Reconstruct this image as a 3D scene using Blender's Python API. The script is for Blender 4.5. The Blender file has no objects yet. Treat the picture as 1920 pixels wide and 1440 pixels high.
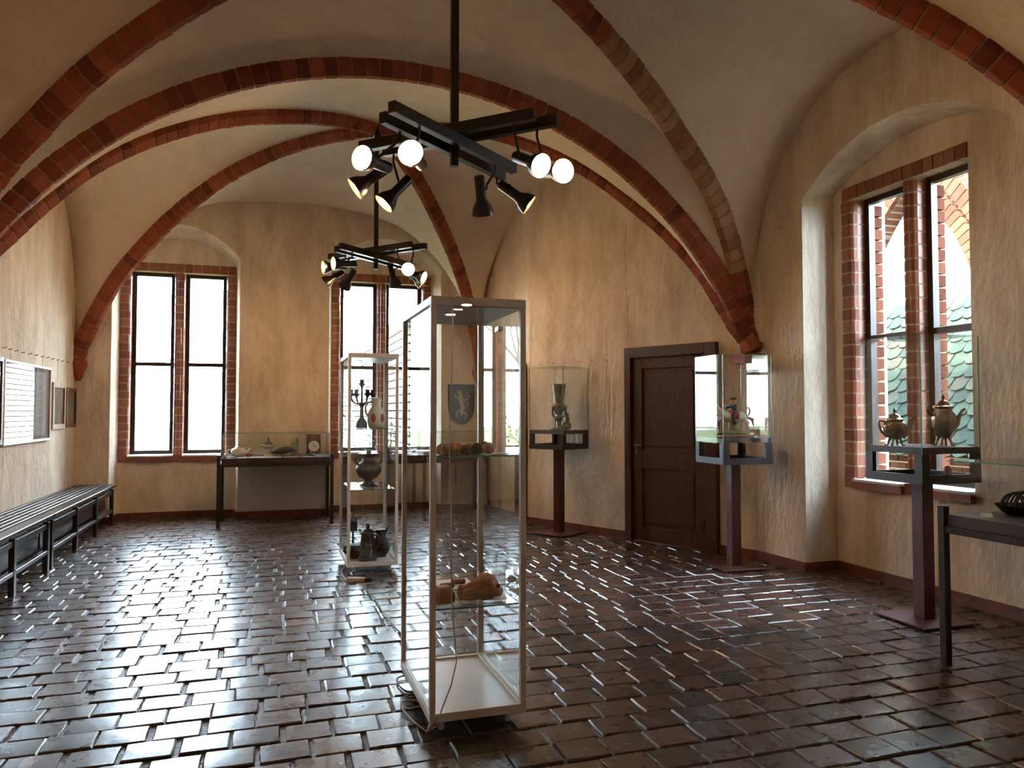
import bpy, bmesh, math, random
from mathutils import Vector, Matrix, noise, geometry

# ------------------------------------------------------------------ camera, sky, exposure
F = 1420.0                                   # focal length in pixels of the 1920 wide frame
PSI = math.atan(455 / F)                     # the camera looks this far right of the room axis (+Y)
TH = math.atan(51 / F)                       # and this far up
EYE = Vector((0, 0, 1.5))
S = bpy.context.scene
COL = S.collection
cd = bpy.data.cameras.new('camera')
cd.sensor_fit = 'HORIZONTAL'; cd.sensor_width = 36; cd.lens = F / 1920 * 36
cd.clip_start = .05; cd.clip_end = 300
cam = bpy.data.objects.new('camera', cd); COL.objects.link(cam)
cam.location = EYE; cam.rotation_euler = (math.pi / 2 + TH, 0, -PSI)
S.camera = cam
S.view_settings.view_transform = 'Standard'; S.view_settings.look = 'None'
S.view_settings.gamma = 1; S.view_settings.use_curve_mapping = False
S.view_settings.exposure = 0.72
SKY = 27.0                                   # hazy bright sky
BULB = 165.0                                 # radiance of the spotlight bulbs
w = bpy.data.worlds.new('world'); S.world = w; w.use_nodes = True
_bg = w.node_tree.nodes['Background']
_bg.inputs[0].default_value = (.70, .855, 1.0, 1); _bg.inputs[1].default_value = SKY
sd = bpy.data.lights.new('sun', 'SUN'); sd.energy = 40; sd.angle = math.radians(3); sd.color = (1, .93, .82)
sun = bpy.data.objects.new('sun', sd); COL.objects.link(sun)
sun.rotation_euler = Vector((.55, .5, -.67)).to_track_quat('-Z', 'Y').to_euler()
try:
    S.cycles.transparent_max_bounces = 40; S.cycles.max_bounces = 10; S.cycles.diffuse_bounces = 6
    S.cycles.glossy_bounces = 5; S.cycles.use_denoising = True; S.cycles.sample_clamp_indirect = 12
    S.cycles.caustics_reflective = False; S.cycles.caustics_refractive = False
except Exception:
    pass

# ------------------------------------------------------------------ pixel -> place helpers
def ray(px, py):
    xc = (px - 960) / F; yc = (720 - py) / F
    fw = math.cos(TH) - yc * math.sin(TH); up = math.sin(TH) + yc * math.cos(TH)
    return Vector((xc * math.cos(PSI) + fw * math.sin(PSI), -xc * math.sin(PSI) + fw * math.cos(PSI), up))
def at_z(px, py, z=0.0):
    r = ray(px, py); return EYE + r * ((z - EYE.z) / r.z)
def at_y(px, py, y):
    r = ray(px, py); return EYE + r * (y / r.y)
def at_x(px, py, x):
    r = ray(px, py); return EYE + r * (x / r.x)
def proj(p):
    d = Vector(p) - EYE
    xr = d.x * math.cos(PSI) - d.y * math.sin(PSI); fw = d.x * math.sin(PSI) + d.y * math.cos(PSI)
    zc = fw * math.cos(TH) + d.z * math.sin(TH); yc = -fw * math.sin(TH) + d.z * math.cos(TH)
    if zc < .05: return (-9e9, -9e9, zc)
    return (960 + F * xr / zc, 720 - F * yc / zc, zc)

# ------------------------------------------------------------------ mesh builder
RND = random.Random(7)
class MB:
    def __init__(s): s.v = []; s.f = []
    def add(s, v, f, M=None):
        b = len(s.v)
        s.v += [tuple(M @ Vector(p)) if M else tuple(p) for p in v]
        s.f += [tuple(i + b for i in q) for q in f]
        return s
    def box(s, c, d, M=None, rz=0):
        x, y, z = d[0] / 2, d[1] / 2, d[2] / 2
        v = [(-x,-y,-z),(x,-y,-z),(x,y,-z),(-x,y,-z),(-x,-y,z),(x,-y,z),(x,y,z),(-x,y,z)]
        T = Matrix.Translation(c) @ Matrix.Rotation(rz, 4, 'Z')
        if M: T = M @ T
        return s.add(v, [(3,2,1,0),(4,5,6,7),(0,1,5,4),(1,2,6,5),(2,3,7,6),(3,0,4,7)], T)
    def span(s, a, b, M=None):
        return s.box([(a[i] + b[i]) / 2 for i in range(3)], [abs(b[i] - a[i]) for i in range(3)], M)
    def bar(s, p, q, w_, h_, up=(0,0,1)):
        p, q = Vector(p), Vector(q); x = (q - p).normalized(); u = Vector(up)
        if abs(x.dot(u)) > .98: u = Vector((0,1,0))
        y = u.cross(x).normalized(); z = x.cross(y)
        M = Matrix(((x.x,y.x,z.x,0),(x.y,y.y,z.y,0),(x.z,y.z,z.z,0),(0,0,0,1)))
        return s.box((0,0,0), ((q - p).length, w_, h_), Matrix.Translation((p + q) / 2) @ M)
    def tube(s, pts, r, n=10, cap=True, M=None, flat=1.0):
        pts = [Vector(p) for p in pts]
        if not hasattr(r, '__len__'): r = [r] * len(pts)
        v = []; f = []; prev = None
        for i, p in enumerate(pts):
            t = (pts[min(i + 1, len(pts) - 1)] - pts[max(i - 1, 0)])
            t = t.normalized() if t.length > 1e-9 else Vector((0,0,1))
            if prev is None:
                u = Vector((0,0,1)) if abs(t.z) < .9 else Vector((0,1,0))
            else: u = prev
            a = t.cross(u)
            if a.length < 1e-6: a = t.cross(Vector((1,0,.1)))
            a.normalize(); b = a.cross(t).normalized(); prev = b
            for k in range(n):
                g = 2 * math.pi * k / n
                v.append(p + a * (math.cos(g) * r[i]) + b * (math.sin(g) * r[i] * flat))
        for i in range(len(pts) - 1):
            for k in range(n):
                f.append((i*n+k, i*n+(k+1)%n, (i+1)*n+(k+1)%n, (i+1)*n+k))
        if cap:
            f.append(tuple(range(n))[::-1]); f.append(tuple((len(pts)-1)*n + k for k in range(n)))
        return s.add(v, f, M)
    def lathe(s, prof, n=20, at=(0,0,0), M=None, lobes=0, amp=0.0):
        v = []; f = []
        for r, z in prof:
            for k in range(n):
                g = 2 * math.pi * k / n; q = r * (1 + amp * math.cos(lobes * g)) if lobes else r
                v.append((at[0] + math.cos(g) * q, at[1] + math.sin(g) * q, at[2] + z))
        m = len(prof)
        for i in range(m - 1):
            for k in range(n): f.append((i*n+k, i*n+(k+1)%n, (i+1)*n+(k+1)%n, (i+1)*n+k))
        if prof[0][0] > 1e-4: f.append(tuple(range(n))[::-1])
        if prof[-1][0] > 1e-4: f.append(tuple((m-1)*n + k for k in range(n)))
        return s.add(v, f, M)
    def prism(s, poly, a, b, M=None):
        n = len(poly)
        v = [(x, y, a) for x, y in poly] + [(x, y, b) for x, y in poly]
        f = [tuple(range(n))[::-1], tuple(range(n, 2*n))] + [(k, (k+1)%n, n+(k+1)%n, n+k) for k in range(n)]
        return s.add(v, f, M)
    def ball(s, c, r, n=14, m=9, M=None, bump=0.0, seed=0.0, freq=1.0):
        if not hasattr(r, '__len__'): r = (r, r, r)
        v = [(0,0,-1)]; f = []
        for i in range(1, m):
            a = -math.pi/2 + math.pi * i / m
            for k in range(n):
                g = 2*math.pi*k/n; v.append((math.cos(a)*math.cos(g), math.cos(a)*math.sin(g), math.sin(a)))
        v.append((0,0,1)); e = len(v) - 1
        for k in range(n): f.append((0, 1+(k+1)%n, 1+k)); f.append((e, e-n+k, e-n+(k+1)%n))
        for i in range(m - 2):
            for k in range(n): f.append((1+i*n+k, 1+i*n+(k+1)%n, 1+(i+1)*n+(k+1)%n, 1+(i+1)*n+k))
        if bump:
            v = [tuple(Vector(p) * (1 + bump * noise.noise(Vector(p) * freq + Vector((seed, seed*.7, -seed))))) for p in v]
        v = [(c[0]+p[0]*r[0], c[1]+p[1]*r[1], c[2]+p[2]*r[2]) for p in v]
        return s.add(v, f, M)
    def mesh(s, name, mat, smooth=0, bevel=0):
        me = bpy.data.meshes.new(name)
        me.from_pydata(s.v, [], s.f); me.validate()
        bm = bmesh.new(); bm.from_mesh(me)
        bmesh.ops.recalc_face_normals(bm, faces=bm.faces)
        if bevel: bmesh.ops.bevel(bm, geom=list(bm.edges), offset=bevel, segments=1, affect='EDGES', profile=.5)
        bm.to_mesh(me); bm.free()
        me.materials.append(mat)
        if smooth:
            me.polygons.foreach_set('use_smooth', [True] * len(me.polygons))
            me.set_sharp_from_angle(angle=math.radians(smooth))
        return me
    def build(s, name, mat, parent=None, smooth=0, bevel=0, loc=None, label=None):
        return link(name, s.mesh(name, mat, smooth, bevel), parent, loc, label)
def link(name, me, parent=None, loc=None, label=None):
    o = bpy.data.objects.new(name, me); COL.objects.link(o)
    if parent is not None: o.parent = parent
    if loc is not None: o.location = loc
    if label: o['label'] = label
    return o
def tag(o, label, cat, group=None, kind=None):
    o['label'] = label; o['category'] = cat
    if group: o['group'] = group
    if kind: o['kind'] = kind
    return o
def thing(name, label, cat, loc=(0,0,0), rz=0, group=None, kind=None):
    o = bpy.data.objects.new(name, None); COL.objects.link(o); o.empty_display_size = .1
    o.location = loc; o.rotation_euler = (0, 0, rz)
    return tag(o, label, cat, group, kind)
def copy_tree(o, parent=None):
    c = o.copy(); COL.objects.link(c); c.parent = parent
    for ch in list(o.children): copy_tree(ch, c)
    return c

# ------------------------------------------------------------------ materials
MATS = {}
def mat(name, col, rough=.6, metal=0, spec=.5, var=0.0, vscale=6, bump=0.0, bscale=30, coat=0, col2=None, dist=.01, extra=None, stretch=None):
    m = bpy.data.materials.new(name); m.use_nodes = True; nt = m.node_tree; N = nt.nodes; L = nt.links
    b = N['Principled BSDF']
    b.inputs['Base Color'].default_value = (*col, 1); b.inputs['Roughness'].default_value = rough
    b.inputs['Metallic'].default_value = metal; b.inputs['Specular IOR Level'].default_value = spec
    if coat: b.inputs['Coat Weight'].default_value = coat; b.inputs['Coat Roughness'].default_value = .12
    g = N.new('ShaderNodeNewGeometry'); vec = g.outputs['Position']
    if stretch:
        tc = N.new('ShaderNodeTexCoord'); mp = N.new('ShaderNodeMapping'); mp.inputs['Scale'].default_value = stretch
        L.new(tc.outputs['Object'], mp.inputs['Vector']); vec = mp.outputs[0]
    if var or col2:
        n = N.new('ShaderNodeTexNoise'); n.inputs['Scale'].default_value = vscale; n.inputs['Detail'].default_value = 5
        L.new(vec, n.inputs['Vector'])
        r = N.new('ShaderNodeValToRGB'); L.new(n.outputs[0], r.inputs[0])
        c2 = col2 or [min(1, x * (1 + var)) for x in col]; c1 = [x * (1 - var) for x in col] if not col2 else col
        r.color_ramp.elements[0].position = .3; r.color_ramp.elements[1].position = .7
        r.color_ramp.elements[0].color = (*c1, 1); r.color_ramp.elements[1].color = (*c2, 1)
        L.new(r.outputs[0], b.inputs['Base Color'])
    if bump:
        n2 = N.new('ShaderNodeTexNoise'); n2.inputs['Scale'].default_value = bscale; n2.inputs['Detail'].default_value = 6
        L.new(vec, n2.inputs['Vector'])
        bp = N.new('ShaderNodeBump'); bp.inputs['Strength'].default_value = bump; bp.inputs['Distance'].default_value = dist
        L.new(n2.outputs[0], bp.inputs['Height']); L.new(bp.outputs[0], b.inputs['Normal'])
    if extra: extra(nt, b)
    MATS[name] = m
    return m
def random_tint(stops, rr=None, noise_amt=.35):
    """each brick its own tone: object random + island random picks from the ramp, noise mottles it"""
    def ex(nt, b):
        N, L = nt.nodes, nt.links
        oi = N.new('ShaderNodeObjectInfo'); ge = N.new('ShaderNodeNewGeometry')
        ad = N.new('ShaderNodeMath'); ad.operation = 'ADD'
        L.new(oi.outputs['Random'], ad.inputs[0]); L.new(ge.outputs['Random Per Island'], ad.inputs[1])
        no = N.new('ShaderNodeTexNoise'); no.inputs['Scale'].default_value = 14; no.inputs['Detail'].default_value = 6
        L.new(ge.outputs['Position'], no.inputs['Vector'])
        ml = N.new('ShaderNodeMath'); ml.operation = 'MULTIPLY_ADD'; ml.inputs[1].default_value = noise_amt
        L.new(no.outputs[0], ml.inputs[0]); L.new(ad.outputs[0], ml.inputs[2])
        fr = N.new('ShaderNodeMath'); fr.operation = 'PINGPONG'; fr.inputs[1].default_value = 1
        L.new(ml.outputs[0], fr.inputs[0])
        r = N.new('ShaderNodeValToRGB'); L.new(fr.outputs[0], r.inputs[0])
        e = r.color_ramp.elements
        while len(e) < len(stops): e.new(.5)
        for i, (p, c) in enumerate(stops): e[i].position = p; e[i].color = (*c, 1)
        L.new(r.outputs[0], b.inputs['Base Color'])
        if rr:
            mr = N.new('ShaderNodeMapRange'); mr.inputs[3].default_value = rr[0]; mr.inputs[4].default_value = rr[1]
            n3 = N.new('ShaderNodeTexNoise'); n3.inputs['Scale'].default_value = 9; n3.inputs['Detail'].default_value = 8
            L.new(ge.outputs['Position'], n3.inputs['Vector'])
            L.new(n3.outputs[0], mr.inputs[0]); L.new(mr.outputs[0], b.inputs['Roughness'])
    return ex
def plaster_extra(nt, b):
    """limewash: broad blotches, trowel streaks and grime that creeps up from the floor line"""
    N, L = nt.nodes, nt.links
    ge = N.new('ShaderNodeNewGeometry')
    mp = N.new('ShaderNodeMapping'); mp.inputs['Scale'].default_value = (2.2, 2.2, .8)
    L.new(ge.outputs['Position'], mp.inputs['Vector'])
    n = N.new('ShaderNodeTexNoise'); n.inputs['Scale'].default_value = 1.6; n.inputs['Detail'].default_value = 9; n.inputs['Roughness'].default_value = .68
    L.new(mp.outputs[0], n.inputs['Vector'])
    r = N.new('ShaderNodeValToRGB'); L.new(n.outputs[0], r.inputs[0])
    r.color_ramp.elements[0].position = .34; r.color_ramp.elements[0].color = (.60, .49, .37, 1)
    r.color_ramp.elements[1].position = .60; r.color_ramp.elements[1].color = (.84, .725, .585, 1)
    L.new(r.outputs[0], b.inputs['Base Color'])
    n4 = N.new('ShaderNodeTexNoise'); n4.inputs['Scale'].default_value = .55; n4.inputs['Detail'].default_value = 4; L.new(mp.outputs[0], n4.inputs['Vector'])
    r4 = N.new('ShaderNodeMapRange'); r4.inputs[1].default_value = .50; r4.inputs[2].default_value = .68; r4.inputs[4].default_value = .5; L.new(n4.outputs[0], r4.inputs[0])
    mx = N.new('ShaderNodeMixRGB'); mx.inputs[2].default_value = (.60, .53, .455, 1); L.new(r4.outputs[0], mx.inputs[0]); L.new(r.outputs[0], mx.inputs[1]); L.new(mx.outputs[0], b.inputs['Base Color'])
    n2 = N.new('ShaderNodeTexNoise'); n2.inputs['Scale'].default_value = 9; n2.inputs['Detail'].default_value = 7
    L.new(mp.outputs[0], n2.inputs['Vector'])
    bp = N.new('ShaderNodeBump'); bp.inputs['Strength'].default_value = .6; bp.inputs['Distance'].default_value = .035
    L.new(n2.outputs[0], bp.inputs['Height']); L.new(bp.outputs[0], b.inputs['Normal'])
def vault_extra(nt, b):
    """the vault is smoother and more even than the walls"""
    plaster_extra(nt, b)
    for n in nt.nodes:
        if n.type == 'VALTORGB': n.color_ramp.elements[0].position = .2; n.color_ramp.elements[1].position = .75; n.color_ramp.elements[0].color = (.68, .565, .435, 1); n.color_ramp.elements[1].color = (.84, .725, .585, 1)
        if n.type == 'BUMP': n.inputs['Strength'].default_value = .3
        if n.type == 'MAP_RANGE': n.inputs[4].default_value = .3
VAULT = mat('smooth_vault_plaster', (.75, .64, .5), .85, spec=.2, extra=vault_extra)
PLASTER = mat('limewashed_plaster', (.7, .6, .47), .85, spec=.2, extra=plaster_extra)
RED = [(0, (.17, .036, .019)), (.25, (.26, .060, .030)), (.7, (.33, .082, .040)), (1, (.38, .11, .055))]
BRICK = mat('red_brick', (.3, .1, .06), .72, spec=.3, bump=.5, bscale=60, dist=.004, extra=random_tint(RED))
PALEBR = mat('pale_rib_brick', (.4, .24, .14), .8, spec=.2, bump=.6, bscale=50, dist=.006, extra=random_tint([(0, (.26, .12, .065)), (.4, (.36, .19, .105)), (1, (.46, .29, .17))]))  # paler brick tones for the middle stretch of one rib
GLAZED = mat('jamb_brick', (.3, .1, .06), .38, spec=.5, bump=.3, bscale=50, dist=.003,
             extra=random_tint([(0, (.06, .035, .03)), (.2, (.20, .065, .04)), (.7, (.30, .10, .055)), (1, (.36, .14, .08))]))
MORTAR = mat('lime_mortar', (.50, .38, .27), .9, spec=.15, var=.2, vscale=20, bump=.6, bscale=70)
RMORTAR = mat('rib_mortar', (.30, .19, .12), .9, spec=.15, var=.2, vscale=20, bump=.6, bscale=70)
FLOORB = mat('waxed_floor_brick', (.06, .035, .03), .25, spec=.9, bump=.24, bscale=13, dist=.006,
             extra=random_tint([(0, (.020, .018, .019)), (.4, (.040, .028, .026)), (.75, (.058, .034, .029)), (1, (.095, .046, .035))], rr=(.19, .38)))
JOINT = mat('floor_joint', (.05, .038, .032), .42, spec=.4, var=.4, vscale=30, bump=.9, bscale=60, dist=.01)
ALU = mat('brushed_aluminium', (.74, .70, .64), .40, metal=.1, var=.06, vscale=4)
LAMIN = mat('white_laminate', (.72, .72, .72), .3)
WOOD = mat('dark_door_wood', (.060, .020, .017), .46, var=.35, vscale=5, bump=.25, bscale=8, stretch=(9, 9, 1.2))
BENCHW = mat('black_stained_wood', (.028, .022, .022), .33, var=.35, vscale=4, bump=.2, bscale=10, stretch=(12, 1.2, 12))
BLACK = mat('black_lacquer', (.016, .010, .009), .38, var=.2, vscale=6)
FRAMEW = mat('window_frame_paint', (.030, .014, .012), .4, var=.3, vscale=8)
POST = mat('oxblood_paint', (.080, .017, .014), .42, var=.2, vscale=5)
DARKM = mat('dark_painted_steel', (.028, .022, .024), .36, var=.2, vscale=5)
PEWTER = mat('pewter', (.34, .32, .27), .33, metal=.85, var=.25, vscale=25, bump=.15, bscale=60)
DPEWTER = mat('dark_pewter', (.10, .095, .09), .38, metal=.7, var=.3, vscale=25, bump=.25, bscale=60)
SILVER = mat('tarnished_silver', (.36, .27, .19), .25, metal=.9, var=.35, vscale=18)
BRASS = mat('aged_brass', (.45, .30, .12), .3, metal=.9)
STEEL = mat('bright_steel', (.6, .6, .6), .25, metal=1)
PAPER = mat('white_paper', (.82, .82, .80), .8, spec=.2)
CREAM = mat('cream_porcelain', (.72, .68, .58), .18)
TERRA = mat('terracotta', (.50, .25, .115), .7, var=.35, vscale=18, bump=.5, bscale=40)
CLAYD = mat('dark_fired_clay', (.20, .085, .05), .75, var=.3, vscale=20, bump=.4, bscale=50)
WCORD = mat('white_cable', (.62, .58, .52), .5)
BCORD = mat('black_cable', (.012, .012, .014), .45)
REDP = mat('red_glaze', (.42, .10, .06), .25)
BLUEP = mat('blue_glaze', (.03, .045, .15), .25)
GREENP = mat('sage_glaze', (.24, .25, .13), .35)
ORANGE = mat('orange_petal', (.62, .23, .06), .6, var=.35, vscale=40)
PINK = mat('pale_shell', (.66, .42, .30), .5, var=.2, vscale=40)
LEAFG = mat('moss_green', (.10, .12, .045), .7, var=.3, vscale=40)
GOLDF = mat('gilt_paint', (.42, .32, .14), .5)
SHIELDM = mat('slate_blue_paint', (.055, .065, .085), .55, var=.25, vscale=10)
SOOT = mat('black_feather', (.01, .01, .011), .6)
TAN = mat('tan_frame_wood', (.34, .19, .11), .45, var=.2, vscale=8)
BROWNF = mat('brown_frame_wood', (.13, .05, .03), .45, var=.2, vscale=8)
SILL = mat('white_sill_board', (.66, .66, .68), .35)
def glass_mat(name, tint=(.985, .995, .99), f0=.045, rough=0.0):
    m = bpy.data.materials.new(name); m.use_nodes = True; nt = m.node_tree; N = nt.nodes; L = nt.links
    N.remove(N['Principled BSDF']); out = N['Material Output']
    tr = N.new('ShaderNodeBsdfTransparent'); tr.inputs[0].default_value = (*tint, 1)
    gl = N.new('ShaderNodeBsdfGlossy'); gl.inputs['Roughness'].default_value = rough
    lw = N.new('ShaderNodeLayerWeight'); lw.inputs[0].default_value = .5
    pw = N.new('ShaderNodeMath'); pw.operation = 'POWER'; pw.inputs[1].default_value = 5
    L.new(lw.outputs['Facing'], pw.inputs[0])
    ma = N.new('ShaderNodeMath'); ma.operation = 'MULTIPLY_ADD'; ma.inputs[1].default_value = 1 - f0; ma.inputs[2].default_value = f0
    L.new(pw.outputs[0], ma.inputs[0])
    mx = N.new('ShaderNodeMixShader'); L.new(ma.outputs[0], mx.inputs[0]); L.new(tr.outputs[0], mx.inputs[1]); L.new(gl.outputs[0], mx.inputs[2])
    L.new(mx.outputs[0], out.inputs[0])
    return m
GLASS = glass_mat('clear_glass')
WGLASS = glass_mat('window_glass', (.97, .98, .98), .04)
PGLASS = glass_mat('picture_glass', (.92, .93, .94), .05)
GLOBE = glass_mat('globe_glass', (.90, .95, .96), .14)
GEDGE = mat('green_glass_edge', (.10, .42, .34), .15, spec=.8)
def emit(name, col, st):
    m = bpy.data.materials.new(name); m.use_nodes = True; nt = m.node_tree
    nt.nodes.remove(nt.nodes['Principled BSDF']); e = nt.nodes.new('ShaderNodeEmission')
    e.inputs[0].default_value = (*col, 1); e.inputs[1].default_value = st
    nt.links.new(e.outputs[0], nt.nodes['Material Output'].inputs[0]); return m
BULBM = emit('warm_bulb', (1.0, .60, .26), BULB)
BULBDIM = emit('small_halogen', (1.0, .70, .50), 14)

# ------------------------------------------------------------------ plan of the room (metres, camera above the origin)
YE, XL, XR, YB = 11.3, -2.45, 4.78, -1.3      # end wall, left wall, right wall, back wall
ND = .37                                      # niche depth
CA, CB, CC = Vector((4.74, 6.6)), Vector((3.33, 9.62)), Vector((3.10, YE))   # door wall runs CA-CB, then CB-CC
ZT = 5.15; ZB = -.1
NICHE1 = dict(a0=-2.03, a1=-.41, b0=-1.99, b1=-.47, zf=3.66, rf=.42, zb=3.62, rb=.34, w0=-1.99, w1=-.47)
NICHE2 = dict(a0=.82, a1=2.49, b0=.88, b1=2.40, zf=3.66, rf=.42, zb=3.62, rb=.34, w0=.88, w1=2.40)
NICHE3 = dict(a0=5.93, a1=3.78, b0=5.94, b1=3.82, zf=3.50, rf=.40, zb=3.56, rb=.30, w0=5.82, w1=4.46)
SILLZ, LINZ = .87, 3.60
def end_map(a, d, z): return (a, YE + d, z)
def right_map(a, d, z): return (XR + d, a, z)
def arc(a0, a1, z, rise, n=18):
    return [(a0 + (a1 - a0) * i / n, z + rise * (1 - (2 * i / n - 1) ** 2) ** .5 if 0 else z + rise * (1 - abs(2 * i / n - 1) ** 2.1)) for i in range(n + 1)]
def fill(mb, outer, holes, fn):
    pl = [[Vector((a, b, 0)) for a, b in c] for c in [outer] + holes]
    flat = [p for c in pl for p in c]
    mb.add([fn(p.x, p.y) for p in flat], [tuple(t) for t in geometry.tessellate_polygon(pl)])
def strip(mb, A, B):
    n = len(A); mb.add(list(A) + list(B), [(i, i + 1, n + i + 1, n + i) for i in range(n - 1)])
def niche(mb, q, mp):
    fr = [(q['a0'], ZB)] + arc(q['a0'], q['a1'], q['zf'], q['rf']) + [(q['a1'], ZB)]
    bk = [(q['b0'], ZB)] + arc(q['b0'], q['b1'], q['zb'], q['rb']) + [(q['b1'], ZB)]
    strip(mb, [mp(a, 0, z) for a, z in fr], [mp(a, ND, z) for a, z in bk])
    w0, w1 = q['w0'], q['w1']; e = .0015 if w1 > w0 else -.0015; w0 += e; w1 -= e
    hole = [(w0, SILLZ), (w0, LINZ), (w1, LINZ), (w1, SILLZ)]
    cn = bk[1:-1]; cs = sorted(cn)
    def top(a):
        for (x0, z0), (x1, z1) in zip(cs, cs[1:]):
            if x0 <= a <= x1: return z0 + (z1 - z0) * (a - x0) / (x1 - x0)
        return cs[0][1]
    xs = sorted([p[0] for p in cn] + [w0, w1]); lo, hi = min(w0, w1), max(w0, w1)
    for x0, x1 in zip(xs, xs[1:]):
        if x1 - x0 < 1e-6: continue
        mid = (x0 + x1) / 2
        for za, zb in (((lambda a: ZB, lambda a: SILLZ), (lambda a: LINZ, top)) if lo < mid < hi else ((lambda a: ZB, top),)):
            mb.add([mp(x0, ND, za(x0)), mp(x1, ND, za(x1)), mp(x1, ND, zb(x1)), mp(x0, ND, zb(x0))], [(0, 1, 2, 3)])
    strip(mb, [mp(a, ND, z) for a, z in hole + hole[:1]], [mp(a, ND + .5, z) for a, z in hole + hole[:1]])
    return fr
def structure(name, mb, m, label, cat, smooth=0):
    return tag(mb.build(name, m, smooth=smooth), label, cat, kind='structure')

# end wall with its two window niches
mb = MB(); f1 = niche(mb, NICHE1, end_map); f2 = niche(mb, NICHE2, end_map)
fill(mb, [(XL - .1, ZB)] + f1 + f2 + [(CC.x + .15, ZB), (CC.x + .15, ZT), (XL - .1, ZT)], [], lambda a, z: (a, YE, z))
WALL_END = structure('wall_end', mb, PLASTER, 'plastered end wall with two arched window niches', 'wall', 30)
# left wall
mb = MB(); mb.span((XL - .4, YB - .2, ZB), (XL, YE + .05, ZT)); WALL_L = structure('wall_left', mb, PLASTER, 'long limewashed left wall above the slatted benches', 'wall')
# right wall with window niche
mb = MB(); f3 = niche(mb, NICHE3, right_map)
fill(mb, [(CA.y, ZB)] + f3 + [(YB - .2, ZB), (YB - .2, ZT), (CA.y, ZT)], [], lambda a, z: (XR if a < 6.3 else CA.x, a, z))
WALL_R = structure('wall_right', mb, PLASTER, 'plastered right wall with the arched window niche near the teapots', 'wall', 30)
# angled door wall and the return to the corner
mb = MB()
for p, q, e in ((CA, CB, .0), (CB, CC, .1)):
    dv = (q - p).normalized() * e
    mb.add([(p.x, p.y, ZB), (q.x + dv.x, q.y + dv.y, ZB), (q.x + dv.x, q.y + dv.y, ZT), (p.x, p.y, ZT)], [(0, 1, 2, 3)])
WALL_D = structure('wall_door', mb, PLASTER, 'stained plaster wall standing at an angle around the brown door', 'wall')
mb = MB(); mb.span((XL - .4, YB - .2, ZB), (XR + .3, YB, ZT)); structure('wall_back', mb, PLASTER, 'plain plaster wall closing the room behind the viewer', 'wall')

# ------------------------------------------------------------------ vault: ribs measured as (fraction of half-rib, height of the rib's lower edge)
ZS = 2.08
L1, R1, R2, L2, N1, N2 = (Vector(p) for p in ((-2.35, 6.6), (4.6, 6.6), (3.05, 11.2), (-2.38, 11.25), (-2.35, 2.7), (4.65, 2.7)))
M1, M2 = Vector((-2.35, -1.25)), Vector((4.65, -1.25))
P1, P2, P3 = Vector((1.14, 4.8)), Vector((1.2, 9.1)), Vector((1.14, .75))
Z1, Z2 = 4.73, 4.82
def pchip(pts):
    xs = [p[0] for p in pts]; ys = [p[1] for p in pts]; n = len(xs)
    h = [xs[i+1]-xs[i] for i in range(n-1)]; d = [(ys[i+1]-ys[i])/h[i] for i in range(n-1)]
    m = [0.0]*n; m[0] = d[0]*.3; m[-1] = d[-1]*1.4
    for i in range(1, n-1):
        if d[i-1]*d[i] > 0: w1, w2 = 2*h[i]+h[i-1], h[i]+2*h[i-1]; m[i] = (w1+w2)/(w1/d[i-1]+w2/d[i])
    def f(x):
        x = min(max(x, xs[0]), xs[-1]); i = 0
        while i < n-2 and x > xs[i+1]: i += 1
        t = (x-xs[i])/h[i]
        return (2*t**3-3*t*t+1)*ys[i]+(t**3-2*t*t+t)*h[i]*m[i]+(-2*t**3+3*t*t)*ys[i+1]+(t**3-t*t)*h[i]*m[i+1]
    return f
prof = {
 'Dr': pchip([(0, Z2), (.3, 4.66), (.5, 4.33), (.611, 4.05), (.745, 3.57), (.82, 3.25), (.887, 2.89), (.962, 2.33), (1, ZS)]),
 'Dl': pchip([(0, Z2), (.111, 4.80), (.271, 4.7), (.448, 4.45), (.624, 4.02), (.768, 3.52), (.844, 3.2), (.907, 2.84), (.95, 2.54), (1, ZS)]),
 'Cl': pchip([(0, Z2), (.125, 4.76), (.329, 4.53), (.458, 4.32), (.616, 3.95), (.737, 3.56), (.88, 2.86), (1, ZS)]),
 'Cr': pchip([(0, Z2), (.277, 4.52), (.492, 4.12), (.704, 3.58), (.806, 3.22), (.92, 2.62), (1, ZS)]),
 'E': pchip([(0, Z1), (.253, 4.62), (.343, 4.53), (.442, 4.39), (.58, 4.14), (.677, 3.91), (.768, 3.69), (.852, 3.42), (.94, 2.85), (1, ZS)]),
 'A': pchip([(0, Z1), (.2, 4.66), (.427, 4.37), (.559, 4.11), (.66, 3.87), (.722, 3.68), (.762, 3.54), (.814, 3.36), (.869, 3.13), (.95, 2.6), (1, ZS)]),
 'F': pchip([(0, Z1), (.2, 4.64), (.42, 4.33), (.602, 3.91), (.66, 3.75), (.703, 3.62), (.746, 3.48), (.812, 3.22), (.92, 2.66), (1, ZS)]),
}
prof['G'] = prof['F']; prof['H'] = prof['A']
BR = (3.46 ** 2 + 2.35 ** 2) / (2 * 2.35)                # radius of the transverse arches
def tr_z(u): return ZS + 2.35 + math.sqrt(max(0, BR * BR - (3.46 * u) ** 2)) - BR
def shape_wall(u): u = min(1, abs(u)); return (1 - u ** 2.5) ** .4
def shape_tr(u): return (tr_z(min(1, abs(u))) - ZS) / 2.35
WEB = .12
mbv = MB()
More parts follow.
